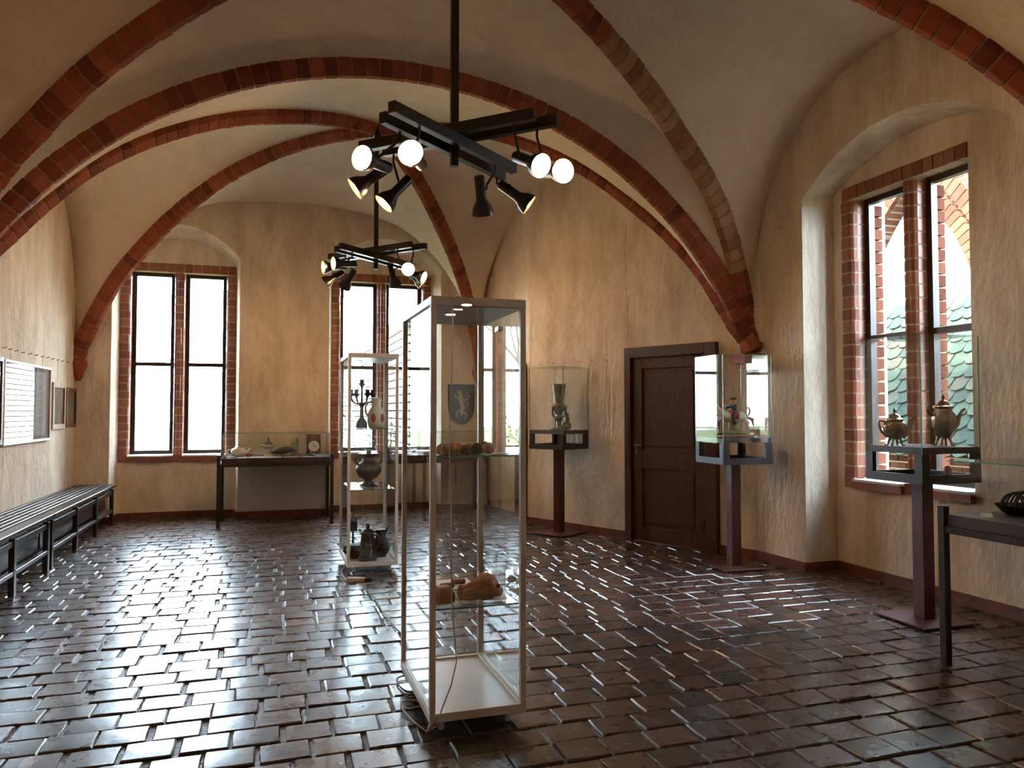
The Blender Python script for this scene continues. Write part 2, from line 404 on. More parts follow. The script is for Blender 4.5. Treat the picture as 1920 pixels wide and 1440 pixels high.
def severy(P, zap, ca, cb, pa, pb, crown, shape, ext):
    ns, nw = 26, 36; v = []; f = []
    ss = [i / ns for i in range(ns + 1)] + ([1.04, ext] if ext > 1 else [])
    for s in ss:
        for j in range(nw + 1):
            wv = .5 - .5 * math.cos(math.pi * j / nw); q = P + (ca.lerp(cb, wv) - P) * s
            t = max(1e-3, min(1, s)); e = abs(2 * wv - 1)
            zd = (1 - wv) * prof[pa](t) + wv * prof[pb](t)
            zr = zap + (crown - zap) * t ** 1.5
            A = lambda u: shape(u)
            k = (A(e * t) - A(t)) / (1 - A(t)) if t > .02 else 0
            v.append((q.x, q.y, zd + (zr - zd) * k + WEB))
    for i in range(len(ss) - 1):
        for j in range(nw):
            a = i * (nw + 1) + j; f.append((a, a + 1, a + nw + 2, a + nw + 1))
    mbv.add(v, f)
severy(P2, Z2, L1, R1, 'Cl', 'Dr', 4.43, shape_tr, 1)
severy(P2, Z2, R1, R2, 'Dr', 'Cr', 4.42, shape_wall, 1.3)
severy(P2, Z2, R2, L2, 'Cr', 'Dl', 4.38, shape_wall, 1.08)
severy(P2, Z2, L2, L1, 'Dl', 'Cl', 4.45, shape_wall, 1.08)
severy(P1, Z1, R1, L1, 'E', 'A', 4.43, shape_tr, 1)
severy(P1, Z1, N2, R1, 'F', 'E', 4.42, shape_wall, 1.1)
severy(P1, Z1, N1, N2, 'G', 'F', 4.43, shape_tr, 1)
severy(P1, Z1, L1, N1, 'A', 'G', 4.45, shape_wall, 1.08)
severy(P3, Z1, N2, N1, 'E', 'A', 4.43, shape_tr, 1)
severy(P3, Z1, M2, N2, 'F', 'E', 4.42, shape_wall, 1.1)
severy(P3, Z1, M1, M2, 'G', 'F', 4.43, shape_wall, 1.1)
severy(P3, Z1, N1, M1, 'A', 'G', 4.45, shape_wall, 1.08)
CEIL = structure('ceiling', mbv, VAULT, 'smooth plastered rib vault of three bays', 'ceiling', 50)
mb = MB(); mb.span((XL - .6, YB - .4, ZT - .02), (XR + .8, YE + .8, ZT + .2)); mb.build('sky_block_slab', MORTAR, CEIL)  # unseen slab added to keep sky light from leaking in over the vault

# bricks of the ribs: a keel profile, four slightly different mesh shapes shared by all
def keel(sc=1.0, z0=0.0, j=0.0):
    r = lambda: RND.uniform(-j, j)
    return [(-.085*sc + r(), .17), (-.085*sc + r(), .07 + r()), (-.030*sc + r(), z0 + r()), (.030*sc + r(), z0 + r()), (.085*sc + r(), .07 + r()), (.085*sc + r(), .17)]
RIBB = []
for k in range(5):
    m_ = MB(); A_, B_ = keel(1, 0, .004), keel(1, 0, .004); n = 6
    lx = .052 + RND.uniform(-.002, .002)
    m_.add([(-lx, y, z) for y, z in A_] + [(lx, y, z) for y, z in B_], [tuple(range(n))[::-1], tuple(range(n, 2*n))] + [(i, (i+1) % n, n+(i+1) % n, n+i) for i in range(n)])
    RIBB.append(m_.mesh('rib_brick', BRICK, 0, .004))
RIBP = []
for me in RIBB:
    c_ = me.copy(); c_.materials[0] = PALEBR; RIBP.append(c_)
def rib(name, label, fn, lat, worn=None):  # worn picks the stretch of rib set in the paler brick
    """fn(t) -> point of the rib's lower edge, lat = level sideways vector"""
    root = thing(name, label, 'vault rib', (0, 0, 0), kind='structure')
    N = 400; pts = [fn(i / N) for i in range(N + 1)]; cum = [0]
    for a, b in zip(pts, pts[1:]): cum.append(cum[-1] + (b - a).length)
    tot = cum[-1]; nb = int(tot / .116)
    def atd(d):
        i = 0
        lo, hi = 0, N
        while hi - lo > 1:
            mid = (lo + hi) // 2
            if cum[mid] <= d: lo = mid
            else: hi = mid
        t = (d - cum[lo]) / max(1e-9, cum[hi] - cum[lo])
        return pts[lo].lerp(pts[hi], t), (pts[min(N, hi + 2)] - pts[max(0, lo - 2)]).normalized()
    lat = Vector(lat).normalized()
    core = MB(); rows = []
    for i in range(0, nb * 2 + 1):
        p, T = atd(tot * i / (nb * 2)); Nn = lat.cross(T).normalized()
        if Nn.z < 0 or (abs(Nn.z) < .05 and False): Nn = -Nn
        rows.append([p + lat * y + Nn * z for y, z in keel(.93, .008)])
    k = 6; v = [p for r_ in rows for p in r_]
    core.add(v, [(i*k+j, i*k+j+1, (i+1)*k+j+1, (i+1)*k+j) for i in range(len(rows)-1) for j in range(k-1)])
    core.build('mortar', RMORTAR, root)
    for i in range(nb):
        p, T = atd(tot * (i + .5) / nb); Nn = lat.cross(T).normalized()
        if Nn.z < 0: Nn = -Nn
        Y = Nn.cross(T).normalized()
        o = link('brick', (RIBP if worn and worn(i / nb) else RIBB)[RND.randrange(5)], root)
        o.matrix_basis = Matrix(((T.x, Y.x, Nn.x, p.x), (T.y, Y.y, Nn.y, p.y), (T.z, Y.z, Nn.z, p.z), (0, 0, 0, 1)))
    return root
def half(P, C, key, t0=.015):
    def fn(t):
        t = t0 + (1 - t0) * t; q = P.lerp(C, t); return Vector((q.x, q.y, prof[key](t)))
    d = C - P; return fn, (d.y, -d.x, 0)
def trans(y):
    return (lambda t: Vector((1.125 + 3.475 * (2*t - 1), y, tr_z(2*t - 1)))), (0, 1, 0)
rib('trim_1', 'broad red brick arch crossing the vault between the two lamps', *trans(6.6))
rib('trim_2', 'brick rib rising from the upper left edge to the far lamp', *half(P2, L1, 'Cl'))
rib('trim_3', 'brick rib dropping behind the tall cabinet to the far right corner', *half(P2, R2, 'Cr'))
rib('trim_4', 'brick rib in front of the left end window, ending on a small corbel', *half(P2, L2, 'Dl'))
rib('trim_5', 'lower brick rib curving from the far lamp down above the door', *half(P2, R1, 'Dr'))
rib('trim_6', 'paler brick rib sweeping from the top centre to the door corner', *half(P1, R1, 'E'), worn=lambda t: .28 < t + RND.uniform(-.05, .05) < .80)
rib('trim_7', 'shaded brick rib across the upper left corner of the vault', *half(P1, L1, 'A'))
rib('trim_8', 'dark brick rib across the upper right corner above the window niche', *half(P1, N2, 'F'))
rib('trim_9', 'brick rib of the near bay running to the left out of view', *half(P1, N1, 'G'))
rib('trim_10', 'brick arch crossing the vault above the viewer', *trans(2.7))

# corbels
def corbel(p, label, w_, h_):
    m_ = MB(); prof_ = [(.02, -h_), (w_*.45, -h_*.86), (w_*.7, -h_*.5), (w_, -h_*.28), (w_, 0)]
    m_.lathe(prof_, 8, p); return structure('trim_corbel', m_, BRICK, label, 'corbel', 40)
corbel((L2.x - .02, L2.y - .0, 2.16), 'tapered brick corbel under the rib left of the end window', .10, .26)
corbel((R2.x, R2.y, 2.12), 'brick corbel in the far right corner behind the tall cabinet', .10, .22)
m_ = MB(); m_.box((4.64, 6.60, 2.03), (.26, .26, .10)); m_.box((4.67, 6.60, 1.96), (.18, .2, .05))
structure('trim_corbel', m_, BRICK, 'square brick springer block beside the door top', 'corbel')
corbel((L1.x, L1.y, 2.12), 'brick corbel at the left wall under the broad arch', .14, .22)
corbel((N2.x, N2.y, 2.12), 'brick corbel at the right wall nearest the viewer', .14, .22)

# ------------------------------------------------------------------ floor of brick pavers
ROOM = [Vector(p) for p in ((XL, YB), (XR, YB), (XR, 3.78), (XR + ND, 3.82), (XR + ND, 5.94), (XR, 5.93), CA, CB, CC, (2.49, YE), (2.40, YE + ND), (.88, YE + ND), (.82, YE), (-.41, YE), (-.47, YE + ND), (-1.99, YE + ND), (-2.03, YE), (XL, YE))]
def inside(x, y):
    c = False; n = len(ROOM)
    for i in range(n):
        a, b = ROOM[i], ROOM[(i + 1) % n]
        if (a[1] > y) != (b[1] > y) and x < (b[0] - a[0]) * (y - a[1]) / (b[1] - a[1]) + a[0]: c = not c
    return c
mb = MB(); mb.span((XL - .3, YB - .3, -.2), (XR + .6, YE + .6, -.011)); FLOOR = structure('floor', mb, JOINT, 'dark waxed brick paving of the whole hall', 'floor')
def paver(rn):
    """one brick, .21 x .175, worn: chamfered rim, uneven corners, a slightly dished top"""
    lx, ly = .1065 + rn.uniform(-.006, .003), .0905 + rn.uniform(-.004, .002)
    j = lambda: rn.uniform(-.005, .005); h = lambda: rn.uniform(-.0016, .0012)
    rim = [(-lx, -ly), (0, -ly), (lx, -ly), (lx, 0), (lx, ly), (0, ly), (-lx, ly), (-lx, 0)]
    rim = [(x + j() * .7, y + j() * .7) for x, y in rim]
    c = rn.uniform(.004, .008)
    top = [(x * (1 - c / lx), y * (1 - c / ly), h()) for x, y in rim]
    mid = [(x, y, -.006 + h()) for x, y in rim]; low = [(x * 1.0, y * 1.0, -.03) for x, y in rim]
    v = top + mid + low + [(0, 0, h() + .0022)]; f = []
    for k in range(8):
        q = (k + 1) % 8; f += [(24, k, q), (k, 8 + k, 8 + q, q), (8 + k, 16 + k, 16 + q, 8 + q)]
    return v, f
rn = random.Random(11); PAV = []; PV = []
for k in range(14):
    v, f = paver(rn); PV.append((v, f)); m_ = MB(); m_.add(v, f); PAV.append(m_.mesh('paver', FLOORB, 24))
cells = []; row = 0; y = YB + .05
while y < YE + ND:
    x = XL - .1 + (row % 2) * .115 + rn.uniform(-.05, .05)
    while x < XR + .5:
        if inside(x, y) or inside(x - .08, y) or inside(x + .08, y): cells.append((x, y))
        x += .225 + rn.uniform(-.012, .014)
    y += .192; row += 1
def shown(c):
    p = proj((c[0], c[1], 0))
    return 1 / p[2] ** 3 if p[2] > .3 and -40 < p[0] < 1960 and p[1] < 1480 else 0
cells.sort(key=shown, reverse=True)
rest = MB()
for i, (x, y) in enumerate(cells):
    k = rn.randrange(14); M_ = Matrix.Translation((x, y, rn.uniform(-.005, .004))) @ Matrix.Rotation(rn.uniform(-.012, .012), 4, 'Z') @ Matrix.Rotation(rn.uniform(-.007, .007), 4, 'X') @ Matrix.Rotation(rn.uniform(-.009, .009), 4, 'Y')
    if i < 300:
        o = link('paver', PAV[k], FLOOR); o.matrix_basis = M_
    else: rest.add(*PV[k], M_)
o = rest.build('paving', FLOORB, FLOOR, 24); o['kind'] = 'stuff'

# ------------------------------------------------------------------ baseboards
def base(name, pts, label, h_=.095):
    m_ = MB()
    for a, b in zip(pts, pts[1:]):
        m_.bar((a[0], a[1], h_ / 2 - .02), (b[0], b[1], h_ / 2 - .02), .035, h_ + .03)
    return structure(name, m_, mats_base, label, 'baseboard')
mats_base = mat('worn_brick_red_paint', (.15, .048, .034), .6, var=.35, vscale=9, bump=.5, bscale=30)
base('baseboard_end', [(XL, YE), (-2.03, YE), (-1.99, YE + ND), (-.47, YE + ND), (-.41, YE), (.82, YE), (.88, YE + ND), (2.40, YE + ND), (2.49, YE), (CC.x, YE)], 'brick red baseboard along the end wall')
ud = (CB - CA).normalized(); nd = Vector((-ud.y, ud.x));
if nd.x > 0: nd = -nd
def door_t(px):
    r = ray(px, 900); # level intersection with the door wall
    d = Vector((r.x, r.y)); A_ = CA
    return (A_.cross(d) if False else (A_.x * d.y - A_.y * d.x)) / (-(ud.x * d.y - ud.y * d.x))
T0, T1 = door_t(1350), door_t(1178)
def dmap(t, d, z): q = CA + ud * t + nd * d; return (q.x, q.y, z)
base('baseboard_door', [dmap(0, 0, 0)[:2], dmap(T0, 0, 0)[:2]], 'short brick red baseboard right of the door')
base('baseboard_far', [dmap(T1, 0, 0)[:2], CB, CC], 'brick red baseboard left of the door')
base('baseboard_right', [CA, (XR, 5.93), (XR + ND, 5.94), (XR + ND, 3.82), (XR, 3.78), (XR, YB)], 'worn brick red baseboard in the window niche on the right')
base('baseboard_left', [(XL, YE), (XL, YB)], 'brick red baseboard under the benches')

# ------------------------------------------------------------------ windows
OUTJ = mat('outer_jamb_brick', (.1, .035, .02), .95, spec=.05, extra=random_tint([(0, (.03, .014, .012)), (.4, (.07, .022, .014)), (1, (.10, .038, .024))]))
def window(idx, label, mp, W, right=True):
    root = thing('window_%d' % idx, label, 'window', (0, 0, 0), kind='structure')
    j0 = [(0, -.012), (.080, -.012), (.108, -.004), (.126, .018), (.135, .055), (.135, .20), (0, .20)]
    mu = .76; m0 = [(mu-.07, .20), (mu-.07, .045), (mu-.055, .018), (mu-.03, .008), (mu-.022, -.012), (mu, -.022), (mu+.022, -.012), (mu+.03, .008), (mu+.055, .018), (mu+.07, .045), (mu+.07, .20)]
    cols = [j0, m0] + ([[(W - a, d) for a, d in j0]] if right else [])
    z0, z1 = SILLZ + .02, LINZ - .125; nb = 23; ph = (z1 - z0) / nb
    for poly in cols:
        ca = sum(a for a, d in poly) / len(poly)
        def col_mesh(sc, h, j, m, nm):
            q = MB(); pl = [(ca + (a - ca) * sc + RND.uniform(-j, j), d + (.006 if sc < 1 else RND.uniform(-j, j))) for a, d in poly]
            v = [mp(a, d, 0) for a, d in pl] + [mp(a, d, h) for a, d in pl]; n = len(pl)
            q.add(v, [tuple(range(n))[::-1], tuple(range(n, 2*n))] + [(k, (k+1) % n, n+(k+1) % n, n+k) for k in range(n)])
            return q.mesh(nm, m, 30 if nm == 'x' else 0)
        o = link('mortar', col_mesh(.96, z1 - z0, 0, MORTAR, 'mortar'), root, (0, 0, z0))
        ms = [col_mesh(1, ph - .017, .003, GLAZED, 'brick') for _ in range(3)]
        for i in range(nb): link('brick', ms[RND.randrange(3)], root, (0, 0, z0 + i * ph))
    nl = 13; s_ = W / nl
    q = MB(); vv = [mp(a, d, z) for z in (z1, LINZ - .004) for a, d in ((.004, 0), (W - .004, 0), (W - .004, .20), (.004, .20))]
    q.add(vv, [(3,2,1,0), (4,5,6,7), (0,1,5,4), (1,2,6,5), (2,3,7,6), (3,0,4,7)]); q.build('mortar', MORTAR, root)
    for i in range(nl):
        q = MB(); a, b = i * s_ + .008, (i + 1) * s_ - .008; g = RND.uniform(-.004, .004)
        vv = [mp(x, d, z) for z in (z1 + .002, LINZ - .006) for x, d in ((a, -.012 + g), (b, -.012 + g), (b, .1), (a, .1))]
        q.add(vv, [(3,2,1,0), (4,5,6,7), (0,1,5,4), (1,2,6,5), (2,3,7,6), (3,0,4,7)]); q.build('brick', GLAZED, root)
    def bx(a, b, d0, d1, z0_, z1_, nm, m, par=root):
        q = MB(); vv = [mp(x, d, z) for z in (z0_, z1_) for x, d in ((a, d0), (b, d0), (b, d1), (a, d1))]
        q.add(vv, [(3,2,1,0), (4,5,6,7), (0,1,5,4), (1,2,6,5), (2,3,7,6), (3,0,4,7)]); return q.build(nm, m, par)
    lights = [(.135, .69), (.83, 1.385 if right else W)]
    zt = 2.17
    for a, b in lights:
        fr = bx(a, a + .055, .135, .20, SILLZ + .02, z1, 'frame_stile', FRAMEW)
        bx(b - .055, b, .135, .20, SILLZ + .02, z1, 'frame_stile', FRAMEW)
        bx(a + .055, b - .055, .137, .20, z1 - .05, z1, 'frame_rail', FRAMEW)
        bx(a + .055, b - .055, .137, .20, SILLZ + .02, SILLZ + .075, 'frame_rail', FRAMEW)
        bx(a + .055, b - .055, .125, .20, zt - .026, zt + .026, 'transom_bar', FRAMEW)
        for u, v_ in ((SILLZ + .075, zt - .026), (zt + .026, z1 - .05)): bx(a + .05, b - .05, .168, .172, u - .002, v_ + .002, 'pane', WGLASS)
        bx(a + .01, b - .01, -.065, .135, SILLZ - .008, SILLZ + .012, 'sill_board', SILL)
        bx(a - .005, b + .005, -.055, .10, SILLZ - .075, SILLZ - .010, 'sill_brick', GLAZED)
    for a in ((0, .12), (.70, .82)) + (((1.40, 1.52),) if right else ()):
        bx(a[0], a[1], -.02, .10, SILLZ - .075, SILLZ + .02, 'sill_brick', GLAZED)
    # outer brick jamb seen through the glass
    for a in [0, .69] + ([W - .07] if right else []):
        for i in range(nb):
            q = bx(*((.002, .052) if a < .5 else (.70, .755)), .33, .42, z0 + i * ph, z0 + (i + 1) * ph - .015, 'outer_brick', OUTJ) if a < .7 or not right else None
    return root
def shift(mp, a0, sgn): return lambda a, d, z: mp(a0 + sgn * a, ND + d, z)
window(1, 'tall end window with brick mullion, left of the two', shift(end_map, NICHE1['w0'], 1), 1.52)
window(2, 'tall end window with brick mullion behind the glass cabinets', shift(end_map, NICHE2['w0'], 1), 1.52)
window(3, 'window in the right wall niche looking out on slate roofs', shift(right_map, NICHE3['w0'], -1), 1.36, False)

# ------------------------------------------------------------------ door
DOOR = thing('door_1', 'dark brown two-panel wooden door in a plain wide frame', 'door', (0, 0, 0), kind='structure')
def dbox(t0, t1, d0, d1, z0, z1, nm, m, par=DOOR, label=None):
    q = MB(); vv = [dmap(t, d, z) for z in (z0, z1) for t, d in ((t0, d0), (t1, d0), (t1, d1), (t0, d1))]
    q.add(vv, [(3,2,1,0), (4,5,6,7), (0,1,5,4), (1,2,6,5), (2,3,7,6), (3,0,4,7)]); return q.build(nm, m, par, bevel=.004, label=label)
HD = 2.24; OLDBR = mat('dull_brass', (.22, .15, .07), .35, metal=.8)
dbox(T0, T0 + .14, -.05, .07, 0, HD, 'casing', WOOD); dbox(T1 - .09, T1, -.05, .07, 0, HD, 'casing', WOOD)
dbox(T0 + .14, T1 - .09, -.05, .07, HD - .12, HD, 'casing_head', WOOD)
a, b = T0 + .145, T1 - .095
LEAF = dbox(a, b, -.03, .002, .015, HD - .125, 'leaf', WOOD)
for t0, t1, z0, z1, nm in ((a, a + .13, .015, HD - .125, 'stile'), (b - .13, b, .015, HD - .125, 'stile'), (a + .13, b - .13, HD - .25, HD - .125, 'top_rail'), (a + .13, b - .13, .84, 1.06, 'lock_rail'), (a + .13, b - .13, .015, .18, 'bottom_rail')):
    dbox(t0, t1, 0, .026, z0, z1, nm, WOOD, LEAF)
for z0, z1 in ((.22, .80), (1.10, HD - .29)): dbox(a + .17, b - .17, 0, .014, z0, z1, 'raised_panel', WOOD, LEAF)
q = MB(); q.box(Vector(dmap(b - .06, .03, 1.09)), (.02, .04, .17), rz=math.atan2(ud.y, ud.x) - math.pi / 2); q.build('lock_plate', DPEWTER, LEAF, bevel=.003)
q = MB(); q.tube([dmap(b - .06, .03, 1.11), dmap(b - .06, .075, 1.11), dmap(b - .075, .085, 1.11), dmap(b - .17, .085, 1.105)], .010, 8); q.build('lever_handle', OLDBR, LEAF, 40)
q = MB(); q.tube([dmap(a + .06, .02, .30), dmap(a + .06, .06, .30)], [.045, .05], 14); q.tube([dmap(a + .06, .06, .30), dmap(a + .06, .085, .30)], [.02, .012], 10); q.build('door_stop', DPEWTER, LEAF, 40)

# hairline cracks in the door wall plaster
def crack(pts, wd=.006):
    m_ = MB(); rr = random.Random(5); P_ = []
    for (a, za), (b, zb) in zip(pts, pts[1:]):
        for k in range(6): P_.append((a + (b - a) * k / 6 + rr.uniform(-.012, .012), za + (zb - za) * k / 6))
    P_.append(pts[-1]); w2 = [wd * rr.uniform(.3, 1) for _ in P_]
    v = [dmap(a - q, .0015, z) for (a, z), q in zip(P_, w2)] + [dmap(a + q, .0015, z + q) for (a, z), q in zip(P_, w2)]; n = len(P_)
    m_.add(v, [(i, i + 1, n + i + 1, n + i) for i in range(n - 1)]); m_.build('plaster_crack', CRACK, WALL_D)
CRACK = mat('crack_shadow', (.16, .10, .06), .95)
tk = door_t(1177); crack([(tk, 3.72), (tk + .02, 3.2), (tk - .01, 2.75), (tk, 2.28)], .0035)
crack([(door_t(1272), 2.85), (door_t(1285), 2.70), (door_t(1310), 2.63), (door_t(1335), 2.45)], .004)

# ------------------------------------------------------------------ outside the windows
GRASS = mat('dry_lawn', (.09, .10, .05), .95, spec=.1, var=.3, vscale=2)
SIDING = mat('white_siding', (.62, .62, .60), .6, var=.05, vscale=3)
SHADOWG = mat('shadow_gap_backing', (.008, .008, .008), 1.0, spec=0)  # near-black stands in for the shade in the gaps between boards
SLATE = mat('green_slate', (.07, .1, .085), .95, spec=.04, bump=.5, bscale=25, dist=.01,
            extra=random_tint([(0, (.017, .022, .021)), (.5, (.024, .033, .027)), (.85, (.032, .043, .031)), (1, (.036, .028, .024))], noise_amt=.5))
OUTBRICK = mat('church_brick', (.07, .027, .016), .95, spec=.05, extra=random_tint([(0, (.04, .014, .009)), (.5, (.065, .025, .014)), (1, (.085, .037, .021))]))
WHITEW = mat('white_render', (.30, .285, .25), .9, spec=.1, var=.08, vscale=2)
TILE = mat('pale_roof_sheet', (.42, .41, .40), .8)
BARK = mat('tree_bark', (.07, .055, .04), .9)
LEAF = mat('pale_leaf', (.10, .13, .05), .7, var=.4, vscale=5)
mb = MB(); mb.span((-60, -40, -.9), (70, 90, -.45)); tag(mb.build('ground', GRASS), 'lawn around the building outside the windows', 'ground', kind='structure')

H = thing('clapboard_house', 'long white clapboard house outside the end windows', 'house', (2.55, 14.5, -.45))
mb = MB(); mb.span((.03, 0, 0), (5.5, 16, 3.6)); mb.build('wall', SHADOWG, H)
bm_ = MB(); bm_.span((0, 0, .0), (.03, 16, .128)); BRD = bm_.mesh('board', SIDING)
for i in range(22): link('board', BRD, H, (0, 0, .02 + i * .163))
bm_ = MB(); bm_.span((.03, -.03, .0), (5.5, 0, .128)); BRE = bm_.mesh('board', SIDING)
for i in range(22): link('board', BRE, H, (0, 0, .02 + i * .163))
mb = MB(); mb.add([(-.4, -.4, 3.6), (5.9, -.4, 3.6), (5.9, 16.4, 3.6), (-.4, 16.4, 3.6), (2.75, -.4, 5.2), (2.75, 16.4, 5.2)], [(0, 1, 4), (1, 2, 5, 4), (2, 3, 5), (3, 0, 4, 5), (3, 2, 1, 0)]); mb.build('roof', TILE, H)

def branches(mb, p, d, ln, r, depth, rn):
    q = p + d * ln; mb.tube([p, p.lerp(q, .5) + Vector((rn.uniform(-.05, .05), rn.uniform(-.05, .05), 0)) * ln, q], [r, r * .85, r * .7], 5)
    tips = []
    if depth == 0: return [q]
    for k in range(rn.choice((2, 3, 3))):
        nd_ = (d + Vector((rn.uniform(-.8, .8), rn.uniform(-.8, .8), rn.uniform(-.15, .6)))).normalized()
        tips += branches(mb, q, nd_, ln * rn.uniform(.62, .82), r * .62, depth - 1, rn)
    return tips
def tree(name, label, loc, h, seed, leaves, group=None):
    rn = random.Random(seed); t = thing(name, label, 'tree', loc, group=group)
    m_ = MB(); tips = branches(m_, Vector((0, 0, 0)), Vector((0, 0, 1)), h * .26, h * .014, 5, rn); m_.build('branches', BARK, t)
    if leaves:
        v = MB()
        for p in tips:
            for _ in range(leaves):
                c_ = p + Vector((rn.gauss(0, .35), rn.gauss(0, .35), rn.gauss(0, .3))); s_ = rn.uniform(.04, .09)
                a = Vector((rn.uniform(-1, 1), rn.uniform(-1, 1), rn.uniform(-1, 1))).normalized(); b = a.orthogonal().normalized()
                v.add([c_ - a * s_, c_ + b * s_ * .6, c_ + a * s_, c_ - b * s_ * .6], [(0, 1, 2, 3)])
        o = v.build('leaves', LEAF, t); o['kind'] = 'stuff'
    return t
tree('bare_tree', 'bare spring tree mirrored in the glass of the tall cabinet', (-4.6, 19, -.45), 7.5, 3, 0)
tree('bare_tree', 'thin bare tree further off in the garden', (-8, 24, -.45), 8, 5, 0)
def shrub(label, loc, h, seed, n):
    rn = random.Random(seed); t = thing('garden_shrub', label, 'shrub', loc)
    m_ = MB(); tips = []
    for k in range(7):
        d = Vector((rn.uniform(-.6, .6), rn.uniform(-.6, .6), 1)).normalized(); tips += branches(m_, Vector((rn.uniform(-.2, .2), rn.uniform(-.2, .2), 0)), d, h * .45, .02, 2, rn)
    m_.build('stems', BARK, t); v = MB()
    for p in tips:
        for _ in range(n):
            c_ = p + Vector((rn.gauss(0, .25), rn.gauss(0, .25), rn.gauss(0, .25))); s_ = rn.uniform(.03, .07)
            a = Vector((rn.uniform(-1, 1), rn.uniform(-1, 1), rn.uniform(-1, 1))).normalized(); b = a.orthogonal().normalized()
            v.add([c_ - a * s_, c_ + b * s_ * .6, c_ + a * s_, c_ - b * s_ * .6], [(0, 1, 2, 3)])
    o = v.build('leaves', LEAF, t); o['kind'] = 'stuff'
shrub('leafy hedge shrub mirrored in the glass case of the rider figurine', (-4.2, 16.5, -.45), 1.9, 8, 22)
shrub('pale garden bush beyond the right end window', (2.2, 13.6, -.45), 1.2, 9, 14)
shrub('rounded hedge shrub further left in the garden', (-9.5, 15.5, -.45), 2.0, 10, 20)

# low slate roof seen through the right window
RX0, RZ0, RX1, RZ1 = 7.5, .98, 9.0, 3.05
RO = thing('slate_roof', 'steep green slate roof close outside the right window', 'roof', (0, 0, 0))
sl = Vector((RX1 - RX0, 0, RZ1 - RZ0)); sln = sl.length; su = sl.normalized(); sn = Vector((-su.z, 0, su.x))
mb = MB(); mb.add([(RX0, 2, RZ0), (RX0, 20, RZ0), (RX1, 20, RZ1), (RX1, 2, RZ1), (RX1 + 1.5, 2, RZ0), (RX1 + 1.5, 20, RZ0)], [(0, 1, 2, 3), (3, 2, 5, 4), (0, 3, 4), (1, 5, 2)]); mb.build('decking', SHADOWG, RO)
mb = MB(); mb.span((RX0 + .12, 2.05, -.45), (RX0 + .4, 19.9, RZ0 - .02)); LW = mb.build('garden_wall', MORTAR, RO)
def slate_mesh(seed):
    rn = random.Random(seed); m_ = MB(); w_, l_ = .098, .27
    out = [(-w_, l_), (-w_, .07)] + [(-w_ * math.cos(g), .07 - .075 * math.sin(g)) for g in (.5, 1.05, 1.57, 2.09, 2.64)] + [(w_, .07), (w_, l_)]
    out = [(a + rn.uniform(-.005, .005), b + rn.uniform(-.006, .006)) for a, b in out]
    f = lambda a, b, t: su * b + Vector((0, a, 0)) + sn * (t + .022 - b * .10)
    n = len(out); m_.add([f(a, b, 0) for a, b in out] + [f(a, b, .014) for a, b in out], [tuple(range(n))[::-1], tuple(range(n, 2*n))] + [(k, (k+1) % n, n+(k+1) % n, n+k) for k in range(n)])
    return m_
SLM = [slate_mesh(k) for k in range(5)]; SLD = [m_.mesh('slate', SLATE) for m_ in SLM]
rn = random.Random(21); rest = MB(); rows_ = 13
for r_ in range(rows_):
    for k in range(80):
        yy = 2.1 + k * .208 + (r_ % 2) * .104 + rn.uniform(-.012, .012)
        o = Vector((RX0, yy, RZ0)) + su * (r_ * sln / rows_ - .04 + rn.uniform(-.012, .012)) + sn * rn.uniform(0, .01)
        i = rn.randrange(5)
        if 6.3 < yy < 10.4: link('slate', SLD[i], RO, o)
        elif yy < 19: rest.add(SLM[i].v, SLM[i].f, Matrix.Translation(o))
o = rest.build('slates', SLATE, RO); o['kind'] = 'stuff'
bq = MB(); bq.span((-.02, -.125, -.035), (.03, .125, .035)); BQ = bq.mesh('wall_brick', OUTBRICK)
for r_ in range(9):
    for k in range(20): link('brick', BQ, RO, (RX0 + .12, 5.4 + k * .268 + (r_ % 2) * .134, RZ0 - .075 - r_ * .088))

# church front with a tall pointed arch behind the slate roof
CH = thing('church_front', 'sunlit brick church front with a pointed arch behind the slate roof', 'church', (11, 10.75, -.45))
AZ, AY, HW = 6.0, 0.0, 1.55                     # apex height, centre, half width of the blind arch (local)
SPZ = 2.9
def parc(hw, apex, n=12):
    R_ = (hw * hw + (apex - SPZ) ** 2) / (2 * hw); pts = []
    for i in range(n + 1):
        a = math.asin((apex - SPZ) / R_) * i / n; pts.append((hw - R_ + R_ * math.cos(a), SPZ + R_ * math.sin(a)))
    return pts
rt_ = parc(HW, AZ); contour = [(HW, 0)] + rt_ + [(-y_, z_) for y_, z_ in rt_[::-1][1:]] + [(-HW, 0)]
mb = MB(); fill(mb, [(3.4, 0), (3.4, 7.4), (-3.2, 7.4), (-3.2, 0)] + contour[::-1], [], lambda a, z: (0, a, z)); strip(mb, [(0, a, z) for a, z in contour], [(.3, a, z) for a, z in contour])
def cb_extra(nt, b):
    N, L = nt.nodes, nt.links; g = N.new('ShaderNodeNewGeometry'); mp = N.new('ShaderNodeMapping'); mp.inputs['Rotation'].default_value = (math.pi/2, 0, math.pi/2)
    sp = N.new('ShaderNodeSeparateXYZ'); cm = N.new('ShaderNodeCombineXYZ'); L.new(g.outputs['Position'], sp.inputs[0]); L.new(sp.outputs[1], cm.inputs[0]); L.new(sp.outputs[2], cm.inputs[1])
    br = N.new('ShaderNodeTexBrick'); L.new(cm.outputs[0], br.inputs['Vector'])
    br.inputs['Color1'].default_value = (.06, .022, .013, 1); br.inputs['Color2'].default_value = (.088, .036, .02, 1); br.inputs['Mortar'].default_value = (.14, .12, .095, 1)
    br.inputs['Scale'].default_value = 1; br.inputs['Mortar Size'].default_value = .012; br.inputs['Brick Width'].default_value = .27; br.inputs['Row Height'].default_value = .1
    L.new(br.outputs[0], b.inputs['Base Color'])
